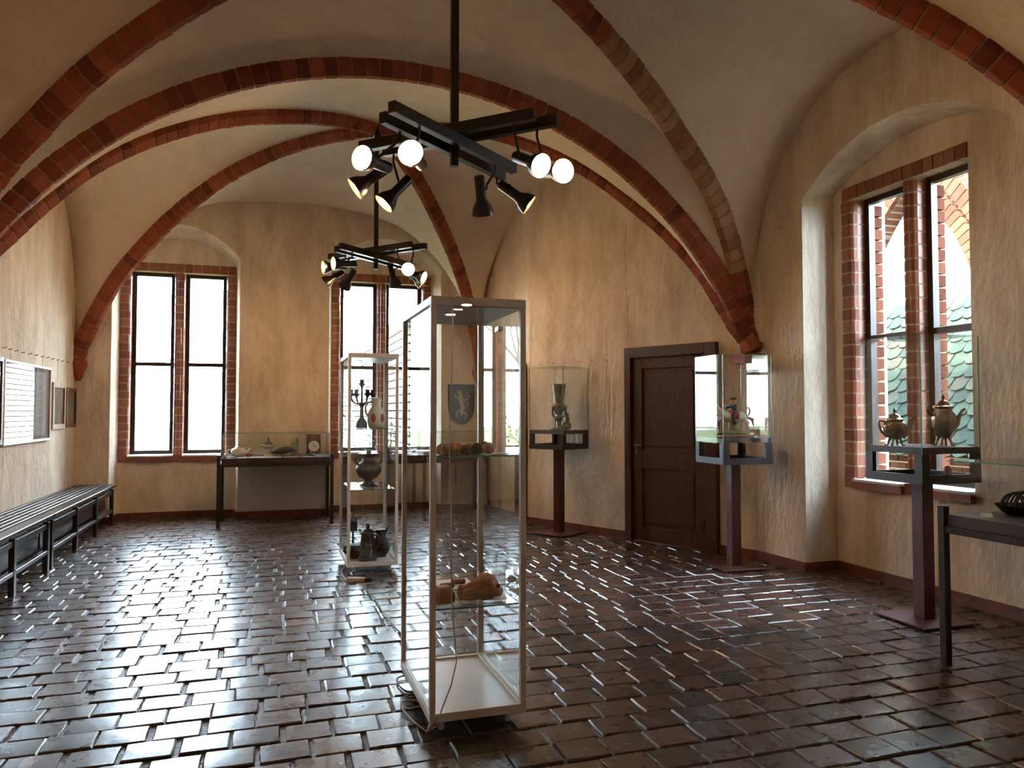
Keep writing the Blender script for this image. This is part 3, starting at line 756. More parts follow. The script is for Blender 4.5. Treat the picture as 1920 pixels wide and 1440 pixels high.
CBR = mat('church_brickwork', (.18, .07, .04), .95, spec=.05, extra=cb_extra)
mb.build('wall', CBR, CH)
mb = MB(); fill(mb, contour, [], lambda a, z: (.3, a, z)); mb.build('arch_panel', WHITEW, CH)
for ring, (hw, ap, ln, pr) in enumerate(((HW + .14, AZ + .18, .26, .10), (HW + .46, AZ + .55, .26, .05))):
    pts = parc(hw, ap, 26)
    for sg in (1, -1):
        for (y0, z0), (y1, z1) in zip(pts, pts[1:]):
            q = MB(); q.bar((-pr / 2, sg * y0, z0), (-pr / 2, sg * (y0 + (y1 - y0) * .9), z0 + (z1 - z0) * .9), pr, ln, up=Vector((0, sg, .15))); q.build('voussoir', OUTBRICK, CH)

# ------------------------------------------------------------------ glass cabinets
def cabinet(label, loc, shelves, lights, locks):
    W, D, Ht, z0, p = .468, .80, 2.04, .07, .028
    t = thing('display_cabinet', label, 'cabinet', loc)
    hx, hy = W / 2, D / 2
    for sx in (-1, 1):
        for sy in (-1, 1):
            m_ = MB(); m_.box((sx * (hx - p/2), sy * (hy - p/2), (z0 + .04 + Ht - .04) / 2), (p, p, Ht - z0 - .08)); m_.build('post', ALU, t, bevel=.002)
            m_ = MB(); m_.lathe([(.016, .012), (.016, z0)], 12, (sx * (hx - .07), sy * (hy - .07), 0)); lg = m_.build('leg', ALU, t, 40)
            m_ = MB(); m_.lathe([(.017, 0), (.019, .006), (.017, .014)], 12, (sx * (hx - .07), sy * (hy - .07), 0)); m_.build('foot_pad', DARKM, lg, 40)
    for z in (z0 + .02, Ht - .02):
        for sy in (-1, 1):
            m_ = MB(); m_.box((0, sy * (hy - p/2), z), (W, p, .04)); m_.build('rail', ALU, t, bevel=.002)
        for sx in (-1, 1):
            m_ = MB(); m_.box((sx * (hx - p/2), 0, z), (p, D - 2*p, .04)); m_.build('rail', ALU, t, bevel=.002)
    m_ = MB(); m_.box((0, 0, z0 + .02), (W - 2*p, D - 2*p, .02)); m_.build('bottom_board', LAMIN, t)
    m_ = MB(); m_.box((0, 0, Ht - .035), (W - 2*p, D - 2*p, .012)); tp = m_.build('top_board', GREYB, t)
    for x, y in lights:
        m_ = MB(); m_.lathe([(.030, 0), (.034, .004)], 18, (x, y, Ht - .047)); sp = m_.build('downlight', STEEL, tp, 40)
        m_ = MB(); m_.lathe([(.0, .0), (.024, .0)], 18, (x, y, Ht - .0485)); m_.build('downlight_bulb', BULBDIM, sp)
    zz0, zz1 = z0 + .04, Ht - .04; g = .004
    for sy in (-1, 1):
        m_ = MB(); m_.box((0, sy * (hy - p/2), (zz0 + zz1) / 2), (W - 2*p, g, zz1 - zz0)); m_.build('glass_pane', GLASS, t)
    m_ = MB(); m_.box((-(hx - p/2), 0, (zz0 + zz1) / 2), (g, D - 2*p, zz1 - zz0)); m_.build('glass_pane', GLASS, t)
    for k, (a, b) in enumerate(((-hy + p, .02), (-.02, hy - p))):
        x = hx - p/2 - .004 + k * .009
        m_ = MB(); m_.span((x - g/2, a, zz0), (x + g/2, b, zz1)); dr = m_.build('sliding_door', GLASS, t)
        if locks:
            yl = .02 - .035 if k == 0 else .02 + .03
            m_ = MB(); m_.tube([(x - .012, yl, Ht - .10), (x + .016, yl, Ht - .10)], .013, 12); m_.build('lock', STEEL, dr, 40)
    for sx in (-1, 1):
        m_ = MB(); m_.box((sx * (hx - p/2), 0, zz0 + .006), (.022, D - 2*p, .012)); m_.build('slide_track', ALU, t)
    for z in shelves:
        m_ = MB(); m_.box((0, 0, z - .004), (W - 2*p - .006, D - 2*p - .006, .008)); sh = m_.build('shelf', GLASS, t)
        m_ = MB(); m_.box((0, -(hy - p - .002), z - .004), (W - 2*p - .006, .002, .008)); m_.build('shelf_edge', GEDGE, sh)
        for sx in (-1, 1):
            for yy in (-.25, .25):
                m_ = MB(); m_.box((sx * (hx - p - .006), yy, z - .013), (.014, .012, .008)); m_.build('shelf_clip', STEEL, sh)
    return t
GREYB = mat('grey_top_board', (.42, .42, .43), .35)
C1, C2 = Vector((.948, 3.865, 0)), Vector((.925, 7.50, 0))
def loc_z(px, py, z, c_): q = at_z(px, py, z) - c_; return (q.x, q.y)
cabinet('tall aluminium glass display cabinet in the foreground with carved pieces inside', C1, (.58, 1.29), [loc_z(875, 573, 1.99, C1), loc_z(845, 591, 1.99, C1)], True)
cabinet('glass display cabinet further back holding metal vessels and a candelabrum', C2, (.775, 1.335), [(-.08, .1)], False)

# ------------------------------------------------------------------ display tables
def table(label, loc, rz, L_=1.46, D=.83):
    t = thing('display_table', label, 'table', loc, rz); hx, hy = L_/2, D/2
    for sx in (-1, 1):
        for sy in (-1, 1):
            m_ = MB(); m_.box((sx * (hx - .0225), sy * (hy - .0225), .4675), (.045, .045, .935)); m_.build('leg', DARKM, t, bevel=.002)
    for sy in (-1, 1):
        m_ = MB(); m_.box((0, sy * (hy - .0225), .80), (L_ - .09, .03, .04)); m_.build('rail', DARKM, t)
    for sx in (-1, 1):
        m_ = MB(); m_.box((sx * (hx - .0225), 0, .80), (.03, D - .09, .04)); m_.build('rail', DARKM, t)
    m_ = MB(); m_.box((0, 0, .855), (L_ - .10, D - .04, .07)); m_.build('case_board', CASEB, t, bevel=.003)
    cx, cy, z0, z1, g = hx - .055, hy - .03, .89, 1.205, .005
    for sy in (-1, 1):
        m_ = MB(); m_.box((0, sy * cy, (z0+z1)/2), (2*cx, g, z1 - z0)); m_.build('glass_pane', GLASS, t)
    for sx in (-1, 1):
        m_ = MB(); m_.box((sx * cx, 0, (z0+z1)/2), (g, 2*cy - g, z1 - z0)); m_.build('glass_pane', GLASS, t)
    m_ = MB(); m_.box((0, 0, z1 + .003), (2*cx + g, 2*cy + g, .006)); m_.build('glass_top', GLASS, t)
    for sy in (-1, 1):
        m_ = MB(); m_.box((0, sy * (cy + .004), z1 + .003), (2*cx, .002, .006)); m_.build('glass_edge', GEDGE, t)
    for sx in (-1, 1):
        m_ = MB(); m_.box((sx * (cx - .03), -(cy - .03), .905), (.05, .05, .03)); m_.build('corner_clamp', STEEL, t)
    return t
CASEB = mat('case_board_veneer', (.055, .03, .027), .4, var=.3, vscale=6)
T1, T2, T3 = Vector((.10, 10.81, 0)), Vector((4.225, 2.83, 0)), Vector((2.33, 10.81, 0))
table('dark glass-topped display table between the two end windows', T1, 0)
table('dark glass-topped display table at the right edge holding a basket', T2, math.pi / 2)
table('dark glass-topped display table in the corner behind the cabinets', T3, 0, 1.36)

# ------------------------------------------------------------------ pedestals with glass hoods
def pedestal(label, loc, rz, top=1.25, bot=1.0):
    t = thing('display_pedestal', label, 'pedestal', loc, rz); b = .26
    m_ = MB(); m_.box((0, 0, .016), (.48, .48, .012)); m_.build('base_plate', POST, t, bevel=.002)
    m_ = MB(); m_.box((0, 0, (bot + .022) / 2), (.10, .10, bot - .022)); m_.build('post', POST, t, bevel=.003)
    m_ = MB(); m_.box((0, 0, bot + .0125), (2*b - .02, 2*b - .02, .025)); m_.build('lower_board', DARKM, t)
    m_ = MB(); m_.box((0, 0, top - .0225), (2*b - .012, 2*b - .012, .045)); m_.build('top_board', DARKM, t, bevel=.002)
    for k in range(4):
        M_ = Matrix.Rotation(k * math.pi / 2, 4, 'Z')
        m_ = MB(); m_.box((0, -b + .015, bot + .03), (2*b - .001, .03, .06), M_); m_.build('box_rail', DARKM, t)
        m_ = MB(); m_.box((-b + .035, -b + .016, (bot + .06 + top - .045) / 2), (.065, .031, top - bot - .105), M_); m_.build('box_stile', DARKM, t)
        m_ = MB(); m_.box((b - .035, -b + .016, (bot + .06 + top - .045) / 2), (.065, .031, top - bot - .105), M_); m_.build('box_stile', DARKM, t)
        m_ = MB(); m_.box((0, -b + .003, (top - .05 + 2.03) / 2), (2*b - .012, .005, 2.03 - top + .05), M_); m_.build('glass_pane', GLASS, t)
        m_ = MB(); m_.box((-b + .003, -b + .003, (top - .05 + 2.03) / 2), (.0055, .0055, 2.03 - top + .05), M_); m_.build('glass_edge', GEDGE, t)
    m_ = MB(); m_.box((0, 0, 2.033), (2*b, 2*b, .006)); m_.build('glass_top', GLASS, t)
    return t
Q1, Q2, Q3 = Vector((3.40, 8.72, 0)), Vector((4.29, 6.36, 0)), Vector((4.50, 4.33, 0))
A1, A2, A3 = math.radians(31), math.radians(-2.6), math.radians(-.6)
pedestal('pedestal with glass hood over a pewter trophy, left of the door', Q1, A1, 1.27, 1.04)
pedestal('pedestal with glass hood over a porcelain rider, right of the door', Q2, A2)
pedestal('pedestal with glass hood over two silver pots before the right window', Q3, A3)

# ------------------------------------------------------------------ benches
def bench(label, y0, y1):
    t = thing('slatted_bench', label, 'bench', (XL + .28, (y0 + y1) / 2, 0)); h = (y1 - y0) / 2; zt = .535
    xf = .225
    for i in range(6):
        m_ = MB(); x = -.23 + i * .064; m_.box((x, 0, zt - .015), (.042, 2*h, .03)); m_.build('slat', BENCHW, t, bevel=.003)
    m_ = MB(); m_.box((.195, 0, zt - .0175), (.115, 2*h, .035)); m_.build('front_board', BENCHW, t, bevel=.004)
    for k in range(4):
        y = -h + .06 + k * (2*h - .12) / 3
        m_ = MB(); m_.box((.205, y, .235), (.045, .06, .47)); m_.build('leg', BENCHW, t, bevel=.003)
        m_ = MB(); m_.box((-.22, y, .235), (.045, .06, .47)); m_.build('leg', BENCHW, t, bevel=.003)
        m_ = MB(); m_.box((-.01, y, .485), (.42, .06, .03)); m_.build('bearer', BENCHW, t)
    m_ = MB(); m_.box((.20, 0, .425), (.03, 2*h - .06, .05)); m_.build('upper_rail', BENCHW, t, bevel=.003)
    m_ = MB(); m_.box((.20, 0, .19), (.05, 2*h - .06, .035)); m_.build('lower_rail', BENCHW, t, bevel=.003)
    m_ = MB(); m_.box((.12, 0, .315), (.012, 2*h - .06, .22)); m_.build('front_panel', BENCHW, t)
    return t
bench('long black slatted bench under the pictures, end by the window', 8.17, 11.22)
bench('near black slatted bench running out of the left edge', 5.10, 8.15)

# ------------------------------------------------------------------ hanging lamps with spotlights
RV = Vector((math.cos(PSI), -math.sin(PSI), 0)); FV = Vector((math.sin(PSI), math.cos(PSI), 0))
hs = MB(); hs.lathe([(.0, -.195), (.030, -.195), (.036, -.185), (.036, -.04), (.045, -.015), (.066, .02), (.077, .055), (.079, .075), (.075, .075), (.072, .055), (.05, .02), (.0, .0)], 20)
HOUS = hs.mesh('spotlight', BLACK, 40)
bl = MB(); bl.lathe([(.058, .040), (.054, .052), (.040, .062), (.022, .067), (0, .069)], 18); BULBMESH = bl.mesh('bulb', BULBM, 60)
dk = MB(); dk.lathe([(.058, .040), (.054, .052), (.040, .062), (.022, .067), (0, .069)], 18); DARKBULB = dk.mesh('bulb', DPEWTER, 60)
def lamp(label, P, zb, ztop, angA, angB, spots, hl=.66):
    t = thing('hanging_lamp', label, 'lamp', (P.x, P.y, 0))
    m_ = MB(); m_.box((0, 0, (zb + ztop) / 2), (.05, .05, ztop - zb)); m_.build('rod', BLACK, t, bevel=.003)
    ends = {}
    for nm, ang, z in (('A', angA, zb + .14), ('B', angB, zb + .215)):
        d = Vector((math.cos(ang), math.sin(ang), 0)); s_ = Vector((-d.y, d.x, 0))
        for k in (-1, 1):
            c_ = s_ * (.075 * k) + Vector((0, 0, z)); sh = d * (.045 * k)
            m_ = MB(); m_.bar(c_ - d * hl + sh, c_ + d * hl + sh, .055, .07); m_.build('beam', BLACK, t, bevel=.003)
            for e in (-1, 1): ends[(nm, e, k)] = (c_ + d * (hl - .10) * e + sh - Vector((0, 0, .035)), c_ + sh - Vector((0, 0, .035)), d)
    for (nm, e, k), px, py, dr, lit in spots:
        base_, c0, bd = ends[(nm, e, k)]; wp = base_ + t.location; dep = (wp - EYE).dot(FV)
        r = ray(px, py); dirv = (RV * dr[0] + Vector((0, 0, dr[1])) - FV * dr[2]).normalized()
        head = EYE + r * (dep / r.dot(FV)) - t.location
        pos = head - dirv * .06
        zq = dirv; xq = zq.orthogonal().normalized(); yq = zq.cross(xq)
        o = link('spotlight', HOUS, t); o.matrix_basis = Matrix(((xq.x, yq.x, zq.x, pos.x), (xq.y, yq.y, zq.y, pos.y), (xq.z, yq.z, zq.z, pos.z), (0, 0, 0, 1)))
        link('bulb', BULBMESH if lit else DARKBULB, o)
        mid = pos - dirv * .10; side = (dirv.cross(Vector((0, 0, 1)))).normalized() * .045
        u_ = max(-hl + .04, min(hl - .04, (mid + side - c0).dot(bd))); base_ = c0 + bd * u_
        m_ = MB(); m_.tube([base_ + Vector((0, 0, .02)), Vector((base_.x, base_.y, max(base_.z - .05, mid.z + .06))), mid + side + Vector((0, 0, .03)), mid + side, mid], .0085, 7); m_.build('stem', BLACK, t, 40)
    return t
S1 = [(('A', -1, 1), 681, 297, (-.45, -.05, .85), 1), (('A', -1, -1), 771, 288, (-.12, -.05, .95), 1),
      (('B', -1, -1), 668, 352, (-.74, -.55, .18), 1), (('B', -1, 1), 722, 380, (-.62, -.72, .2), 1),
      (('B', 1, -1), 1012, 310, (.55, -.42, .62), 1), (('B', 1, 1), 1054, 321, (.38, -.2, .85), 1),
      (('A', 1, -1), 905, 398, (.08, -.85, -.45), 1), (('A', 1, 1), 990, 382, (.78, -.55, -.02), 1)]
lamp('near hanging lamp of crossed black beams with large glowing spotlights', P1, 3.105, Z1 + .1, math.radians(40), math.radians(-44), S1)
S2 = [(('A', -1, 1), 608, 501, (-.85, -.1, .45), 1), (('A', -1, -1), 627, 494, (-.80, -.08, .5), 1),
      (('B', -1, 1), 611, 529, (-.75, -.5, .1), 1), (('B', -1, -1), 647, 536, (-.5, -.6, -.5), 1),
      (('B', 1, 1), 793, 520, (.8, -.3, .2), 1), (('B', 1, -1), 765, 505, (.25, -.1, .95), 1),
      (('A', 1, -1), 741, 533, (.2, -.8, -.4), 1), (('A', 1, 1), 790, 530, (.7, -.5, -.1), 1)]
lamp('far hanging lamp of crossed black beams above the rear cabinet', P2, 3.20, Z2 + .1, math.radians(43), math.radians(-50), S2)

# ------------------------------------------------------------------ things on the end wall and left wall
m_ = MB(); m_.span((-.40, YE - .035, .10), (.80, YE - .005, .86)); tag(m_.build('radiator_cover', mat('radiator_paint', (.62, .60, .57), .5, var=.05, vscale=3), bevel=.004), 'flat off-white heating panel under the table between the end windows', 'panel')
sh = thing('heraldic_shield', 'dark slate-blue shield with a gilt rampant figure beside the right end window', 'shield', (2.80, YE - .02, 1.60))
out = [(-.21, .31), (.21, .31), (.21, -.02)] + [(.21 * math.cos(g), -.02 - .29 * math.sin(g)) for g in (.3, .6, .9, 1.25, 1.57, 1.9, 2.24, 2.54, 2.84)] + [(-.21, -.02)]
MX = Matrix(((1, 0, 0, 0), (0, 0, -1, 0), (0, 1, 0, 0), (0, 0, 0, 1)))
m_ = MB(); m_.prism(out, -.012, .012, MX); m_.build('board', SHIELDM, sh, bevel=.003)
m_ = MB(); ins = [(x * .93, z * .94 + .003) for x, z in out]; m_.prism([(x * .88, z * .90 + .005) for x, z in out], .012, .016, MX); m_.build('field', mat('shield_field', (.045, .055, .075), .6), sh)
m_ = MB()
for pts, r in (([(0, .0, -.16), (.02, 0, -.05), (.0, 0, .06), (-.01, 0, .14)], [.02, .035, .045, .03]), ([(-.01, 0, .14), (-.04, 0, .20), (-.07, 0, .19)], [.03, .03, .012]), ([(.0, 0, .08), (-.08, 0, .10), (-.12, 0, .16)], [.018, .014, .012]), ([(.01, 0, .06), (.09, 0, .08), (.13, 0, .14)], [.018, .014, .012]), ([(.0, 0, -.08), (-.08, 0, -.12), (-.07, 0, -.2)], [.022, .018, .012]), ([(.01, 0, -.1), (.08, 0, -.15), (.05, 0, -.22)], [.022, .016, .012]), ([(.02, 0, -.06), (.1, 0, -.02), (.11, 0, .05)], [.01, .01, .016])):
    m_.tube(pts, r, 8, M=Matrix.Translation((0, -.018, 0)) @ Matrix.Diagonal((1, .35, 1, 1)))
m_.build('rampant_figure', GOLDF, sh, 50)
tb = thing('wall_thermostat', 'small cream control box on the wall above the shield', 'switch', (2.76, YE - .02, 2.58))
m_ = MB(); m_.box((0, 0, 0), (.07, .035, .11)); m_.build('case', CREAM, tb, bevel=.004)
m_ = MB(); m_.tube([(.03, .01, .08), (.28, .01, .085)], .006, 6); m_.build('conduit', CREAM, tb)
# narrow dark board at the corner past the door wall
uc = (CC - CB).normalized(); bq_ = CB + uc * .20
m_ = MB(); m_.box((0, 0, 1.07), (.035, .30, 2.14)); o = m_.build('leaning_board', WOOD, bevel=.004); o.location = (bq_.x - .035, bq_.y, 0); o.rotation_euler = (0, 0, math.atan2(uc.y, uc.x) - math.pi / 2)
tag(o, 'narrow dark board standing at the corner just right of the tall cabinet', 'board')

def picture(name, label, y0, y1, z0, z1, fw_, fm, art, group=None, mount=None):
    t = thing(name, label, 'picture', (XL + .012, (y0 + y1) / 2, (z0 + z1) / 2), group=group); h, v = (y1 - y0) / 2, (z1 - z0) / 2
    for a, b, c_, d in ((-h, h, v - fw_, v), (-h, h, -v, -v + fw_), (-h, -h + fw_, -v + fw_, v - fw_), (h - fw_, h, -v + fw_, v - fw_)):
        m_ = MB(); m_.span((-.01, a, c_), (.022, b, d)); m_.build('frame_bar', fm, t, bevel=.003)
    m_ = MB(); m_.span((-.008, -h + fw_, -v + fw_), (.002, h - fw_, v - fw_)); m_.build('sheet', art, t)
    if mount:
        m_ = MB(); m_.span((.002, -h + fw_ + mount, -v + fw_ + mount * .4), (.004, h - fw_ - mount, v - fw_ - mount * .4)); m_.build('print', PRINT2, t)
    m_ = MB(); m_.span((.010, -h + fw_, -v + fw_), (.012, h - fw_, v - fw_)); m_.build('glazing', PGLASS, t)
    return t
GREYM = mat('grey_mount', (.33, .34, .36), .8, var=.1, vscale=3)
PRINT1 = mat('sepia_print', (.34, .28, .20), .7, var=.35, vscale=7)
PRINT2 = mat('pale_print', (.62, .62, .60), .7, var=.1, vscale=3)
def py(px): return at_x(px, 771, XL).y
ya, yb = at_x(3, 672, XL).y, at_x(92, 690, XL).y
WFR = mat('white_frame', (.72, .70, .68), .4)
picture('framed_picture', 'wide white-framed picture behind glass above the bench', ya, yb - .02, 1.165, 2.003, .028, WFR, GREYM, mount=.10)
picture('framed_picture', 'dark-framed picture cut by the left edge of the photo', ya - 1.25, ya - .03, 1.18, 2.02, .05, BROWNF, PRINT1)
picture('framed_picture', 'upright tan-framed picture, left of the small pair', at_x(94, 760, XL).y, at_x(118, 760, XL).y, at_x(100, 805, XL).z, at_x(100, 717, XL).z, .06, TAN, PRINT1)
picture('framed_picture', 'upright brown gilt picture next to the end wall', at_x(119.5, 760, XL).y, at_x(139, 760, XL).y - .02, at_x(125, 801, XL).z, at_x(125, 727, XL).z, .045, BROWNF, PRINT1)
hk = MB(); hk.tube([(0, 0, 0), (.03, 0, 0), (.034, 0, .012)], .004, 6); HK = hk.mesh('picture_hook', DPEWTER, 40)
LH = ((5, 652), (15, 655), (27, 658), (40, 661), (53, 663.5), (65, 666), (76, 668.5), (86, 670.5), (96, 673), (105, 675), (114, 677), (124, 679), (134, 681))
ORD = 'first second third fourth fifth sixth seventh eighth ninth tenth eleventh twelfth thirteenth'.split()
for i, (px, py_) in enumerate(LH):
    o = link('picture_hook', HK, None, at_x(px, py_, XL)); tag(o, '%s small iron hook from the left edge in the row above the pictures' % ORD[i], 'hook', 'hooks in the left wall')
for i, px in enumerate((1016, 1040, 1063, 1088, 1113, 1139)):
    tt = door_t(px); o = link('picture_hook', HK, None, Vector(dmap(tt, 0, 2.12 + .0 * i))); o.rotation_euler = (0, 0, math.atan2(nd.y, nd.x))
    tag(o, '%s small iron hook from the left on the wall beside the door' % ORD[i], 'hook', 'hooks in the door wall')
for (px, py_), zz, lab in ((LH[9], 1.86, 'thin steel wire above the tan-framed picture'), (LH[11], 1.80, 'thin steel wire above the small brown gilt picture'), (LH[1], 2.0, 'thin steel wire over the left part of the wide white frame'), (LH[6], 2.0, 'thin steel wire over the right part of the wide white frame')):
    q = at_x(px, py_, XL); m_ = MB(); m_.tube([(q.x + .02, q.y, q.z), (q.x + .02, q.y, zz)], .0022, 5); o = m_.build('hanging_wire', STEEL)
    tag(o, lab, 'wire', 'picture wires')

# ------------------------------------------------------------------ silver pots on the right pedestal
def pot(label, loc, rz, s_, tall):
    t = thing('silver_pot', label, 'teapot', loc, rz)
    if tall: pr = [(.03, .055), (.052, .075), (.075, .14), (.088, .20), (.084, .235), (.062, .262), (.058, .28), (.072, .295)]; zl = .295; rl = .075
    else: pr = [(.03, .05), (.05, .065), (.078, .11), (.088, .15), (.078, .18), (.058, .195), (.064, .203)]; zl = .203; rl = .072
    k = s_; m_ = MB(); m_.lathe([(a * k, b * k) for a, b in pr], 28, lobes=12, amp=.025); m_.build('body', SILVER, t, 50)
    m_ = MB(); m_.lathe([(rl * k, zl * k), (rl * .98 * k, (zl + .006) * k), (rl * .62 * k, (zl + .02) * k), (rl * .5 * k, (zl + .038) * k), (rl * .16 * k, (zl + .055) * k)], 24); ld = m_.build('lid', SILVER, t, 45)
    m_ = MB(); m_.lathe([(.006 * k, (zl + .054) * k), (.006 * k, (zl + .062) * k), (.014 * k, (zl + .074) * k), (.005 * k, (zl + .09) * k), (0, (zl + .1) * k)], 12); m_.build('finial', SILVER, ld, 45)
    zc = .6 * zl
    m_ = MB(); m_.tube([(.06 * k, 0, (zc - .05) * k), (.10 * k, 0, (zc - .01) * k), (.12 * k, 0, (zc + .05) * k), (.15 * k, 0, (zc + .095) * k), (.165 * k, 0, (zc + .10) * k)], [.026 * k, .022 * k, .015 * k, .011 * k, .013 * k], 12); m_.build('spout', SILVER, t, 50)
    m_ = MB()
    if tall:
        m_.tube([(-.07 * k, 0, (zc + .05) * k), (-.11 * k, 0, (zc + .07) * k), (-.115 * k, 0, (zc + .10) * k)], [.012 * k, .010 * k, .014 * k], 10); m_.tube([(-.06 * k, 0, (zc - .05) * k), (-.11 * k, 0, (zc - .035) * k), (-.125 * k, 0, (zc - .02) * k)], [.012 * k, .009 * k, .006 * k], 10)
    else:
        m_.tube([(-.06 * k, 0, (zc - .055) * k), (-.105 * k, 0, (zc - .01) * k), (-.125 * k, 0, (zc + .05) * k), (-.125 * k, 0, (zc + .075) * k), (-.085 * k, 0, (zc + .075) * k), (-.065 * k, 0, (zc + .05) * k)], .009 * k, 10)
    m_.build('handle', SILVER, t, 50)
    for a in range(4):
        g = math.pi / 4 + a * math.pi / 2; cx, sx = math.cos(g), math.sin(g)
        m_ = MB(); m_.tube([(.035 * cx * k, .035 * sx * k, .065 * k), (.05 * cx * k, .05 * sx * k, .03 * k), (.055 * cx * k, .055 * sx * k, .006 * k), (.075 * cx * k, .075 * sx * k, .006 * k)], [.012 * k, .008 * k, .007 * k, .008 * k], 8); m_.build('foot', SILVER, t, 50)
    return t
pot('squat tarnished silver teapot with an angular handle', (4.33, 4.40, 1.25), math.radians(-18), .92, False)
pot('tall tarnished silver coffee pot with a curved spout', (4.645, 4.27, 1.25), math.radians(-18), .95, True)
m_ = MB(); m_.ball((0, 0, .044), (.028, .028, .044), 16, 10); o = m_.build('wooden_egg', mat('pale_terracotta', (.55, .25, .13), .5), smooth=60); o.location = (4.62, 4.22, 1.024)
tag(o, 'small terracotta egg on the lower shelf of the silver pots pedestal', 'egg')

# pewter trophy
t = thing('pewter_trophy', 'tall pewter trophy cup with figure handles under glass', 'trophy', (Q1.x, Q1.y, 1.27), A1)
m_ = MB(); m_.lathe([(.10, 0), (.105, .01), (.06, .035), (.030, .06), (.028, .10), (.05, .125), (.055, .16), (.035, .19), (.05, .22), (.10, .25), (.11, .28), (.07, .315), (.055, .33), (.058, .36), (.085, .56), (.088, .565), (.06, .45), (0, .36)], 24); m_.build('cup', PEWTER, t, 40)
for sx in (-1, 1):
    m_ = MB(); m_.tube([(sx * .09, 0, .28), (sx * .13, 0, .27), (sx * .135, 0, .22), (sx * .11, 0, .17), (sx * .06, 0, .15)], [.014, .012, .016, .012, .010], 10); m_.build('scroll_handle', PEWTER, t, 50)
m_ = MB(); m_.ball((.09, -.05, .05), (.075, .06, .05), 14, 9); m_.ball((-.06, -.06, .03), (.05, .04, .03), 12, 8); m_.ball((.10, -.05, .13), (.035, .03, .045), 10, 8); m_.ball((.10, -.055, .19), .02, 10, 7); m_.tube([(.1, -.05, .15), (.07, -.06, .16), (.06, -.06, .20)], .008, 6); m_.build('base_figure', PEWTER, t, 60)

# porcelain rider
t = thing('rider_figurine', 'porcelain figurine of a sabre-swinging rider in a blue coat on a leaping horse', 'figurine', (Q2.x + .0, Q2.y - .0, 1.25), math.radians(180 - 18))
m_ = MB(); m_.box((0, 0, .0125), (.36, .20, .025)); m_.build('plinth', TAN, t, bevel=.006)
m_ = MB(); m_.ball((.0, 0, .04), (.15, .08, .03), 16, 8, bump=.3, seed=3, freq=3); m_.tube([(.0, 0, .04), (.01, 0, .10), (-.005, 0, .15)], [.05, .035, .045], 10); m_.build('mound', GREENP, t, 60)
m_ = MB()
m_.tube([(-.14, 0, .185), (-.09, 0, .20), (0, 0, .185), (.08, 0, .20), (.12, 0, .225)], [.02, .052, .048, .052, .035], 12)
m_.tube([(.09, 0, .21), (.14, 0, .26), (.165, 0, .30)], [.042, .032, .022], 10); m_.tube([(.155, 0, .305), (.19, 0, .29), (.225, 0, .265)], [.024, .020, .013], 10)
for pts in ([(.10, .02, .18), (.16, .025, .16), (.19, .025, .11), (.17, .025, .09)], [(.10, -.02, .18), (.17, -.025, .175), (.205, -.025, .14), (.215, -.025, .12)], [(-.10, .022, .18), (-.14, .025, .13), (-.12, .025, .08), (-.15, .025, .03)], [(-.10, -.022, .18), (-.155, -.025, .14), (-.15, -.025, .09), (-.18, -.025, .05)]): m_.tube(pts, [.026, .018, .011, .009], 8)
m_.tube([(-.14, 0, .19), (-.19, 0, .17), (-.20, 0, .11)], [.012, .018, .006], 8); m_.build('horse', CREAM, t, 60)
m_ = MB(); m_.tube([(-.05, 0, .205), (.03, 0, .205)], [.057, .056], 12); m_.build('saddle_cloth', REDP, t, 50)
m_ = MB(); m_.tube([(-.01, 0, .225), (-.015, 0, .27), (-.01, 0, .315)], [.030, .028, .030], 10); m_.tube([(-.01, .03, .31), (.03, .05, .29), (.07, .05, .295)], [.012, .010, .008], 8); m_.tube([(-.01, -.03, .31), (.03, -.045, .285), (.06, -.03, .27)], [.012, .010, .008], 8); m_.build('coat', BLUEP, t, 60)
m_ = MB(); m_.ball((-.008, 0, .345), (.019, .018, .022), 12, 8); m_.build('head', PINK, t, 60)
m_ = MB(); m_.prism([(.034, 0), (-.02, .032), (-.02, -.032)], .36, .376, Matrix.Translation((-.008, 0, 0))); m_.ball((-.012, 0, .372), (.018, .018, .016), 10, 6); m_.build('tricorne_hat', SOOT, t)
m_ = MB()
for sy in (-1, 1): m_.tube([(-.01, sy * .03, .235), (.02, sy * .062, .19), (.0, sy * .066, .13), (.02, sy * .066, .12)], [.022, .017, .012, .010], 8)
m_.build('boots', SOOT, t, 60)
m_ = MB(); m_.tube([(.07, .05, .295), (.12, .055, .31), (.19, .06, .325)], [.005, .004, .001], 6); m_.build('sabre', STEEL, t)

# ------------------------------------------------------------------ rear cabinet contents
def C2p(dx, dy, z): return (C2.x + dx, C2.y + dy, z)
t = thing('candelabrum', 'black five-armed candelabrum on the top shelf of the rear cabinet', 'candelabrum', C2p(-.05, .12, 1.335))
m_ = MB(); m_.lathe([(.055, 0), (.058, .02), (.05, .06), (.035, .085), (.022, .10), (.018, .2), (.026, .22), (.012, .24), (.010, .40), (.014, .41)], 16); m_.build('stem', SOOT, t, 40)
for k in range(4):
    g = k * math.pi / 2 + .35; c_, s_ = math.cos(g), math.sin(g)
    m_ = MB(); m_.tube([(0, 0, .25), (c_ * .05, s_ * .05, .235), (c_ * .10, s_ * .10, .26), (c_ * .12, s_ * .12, .31)], [.012, .010, .010, .012], 8); ar = m_.build('arm', SOOT, t, 50)
    m_ = MB(); m_.lathe([(.012, .30), (.034, .335), (.036, .342), (.020, .344), (.024, .38), (0, .38)], 12, (c_ * .12, s_ * .12, 0)); m_.build('candle_cup', SOOT, ar, 40)
m_ = MB(); m_.lathe([(.012, .40), (.034, .435), (.036, .44), (.020, .442), (.024, .48), (0, .48)], 12); m_.build('candle_cup', SOOT, t, 40)
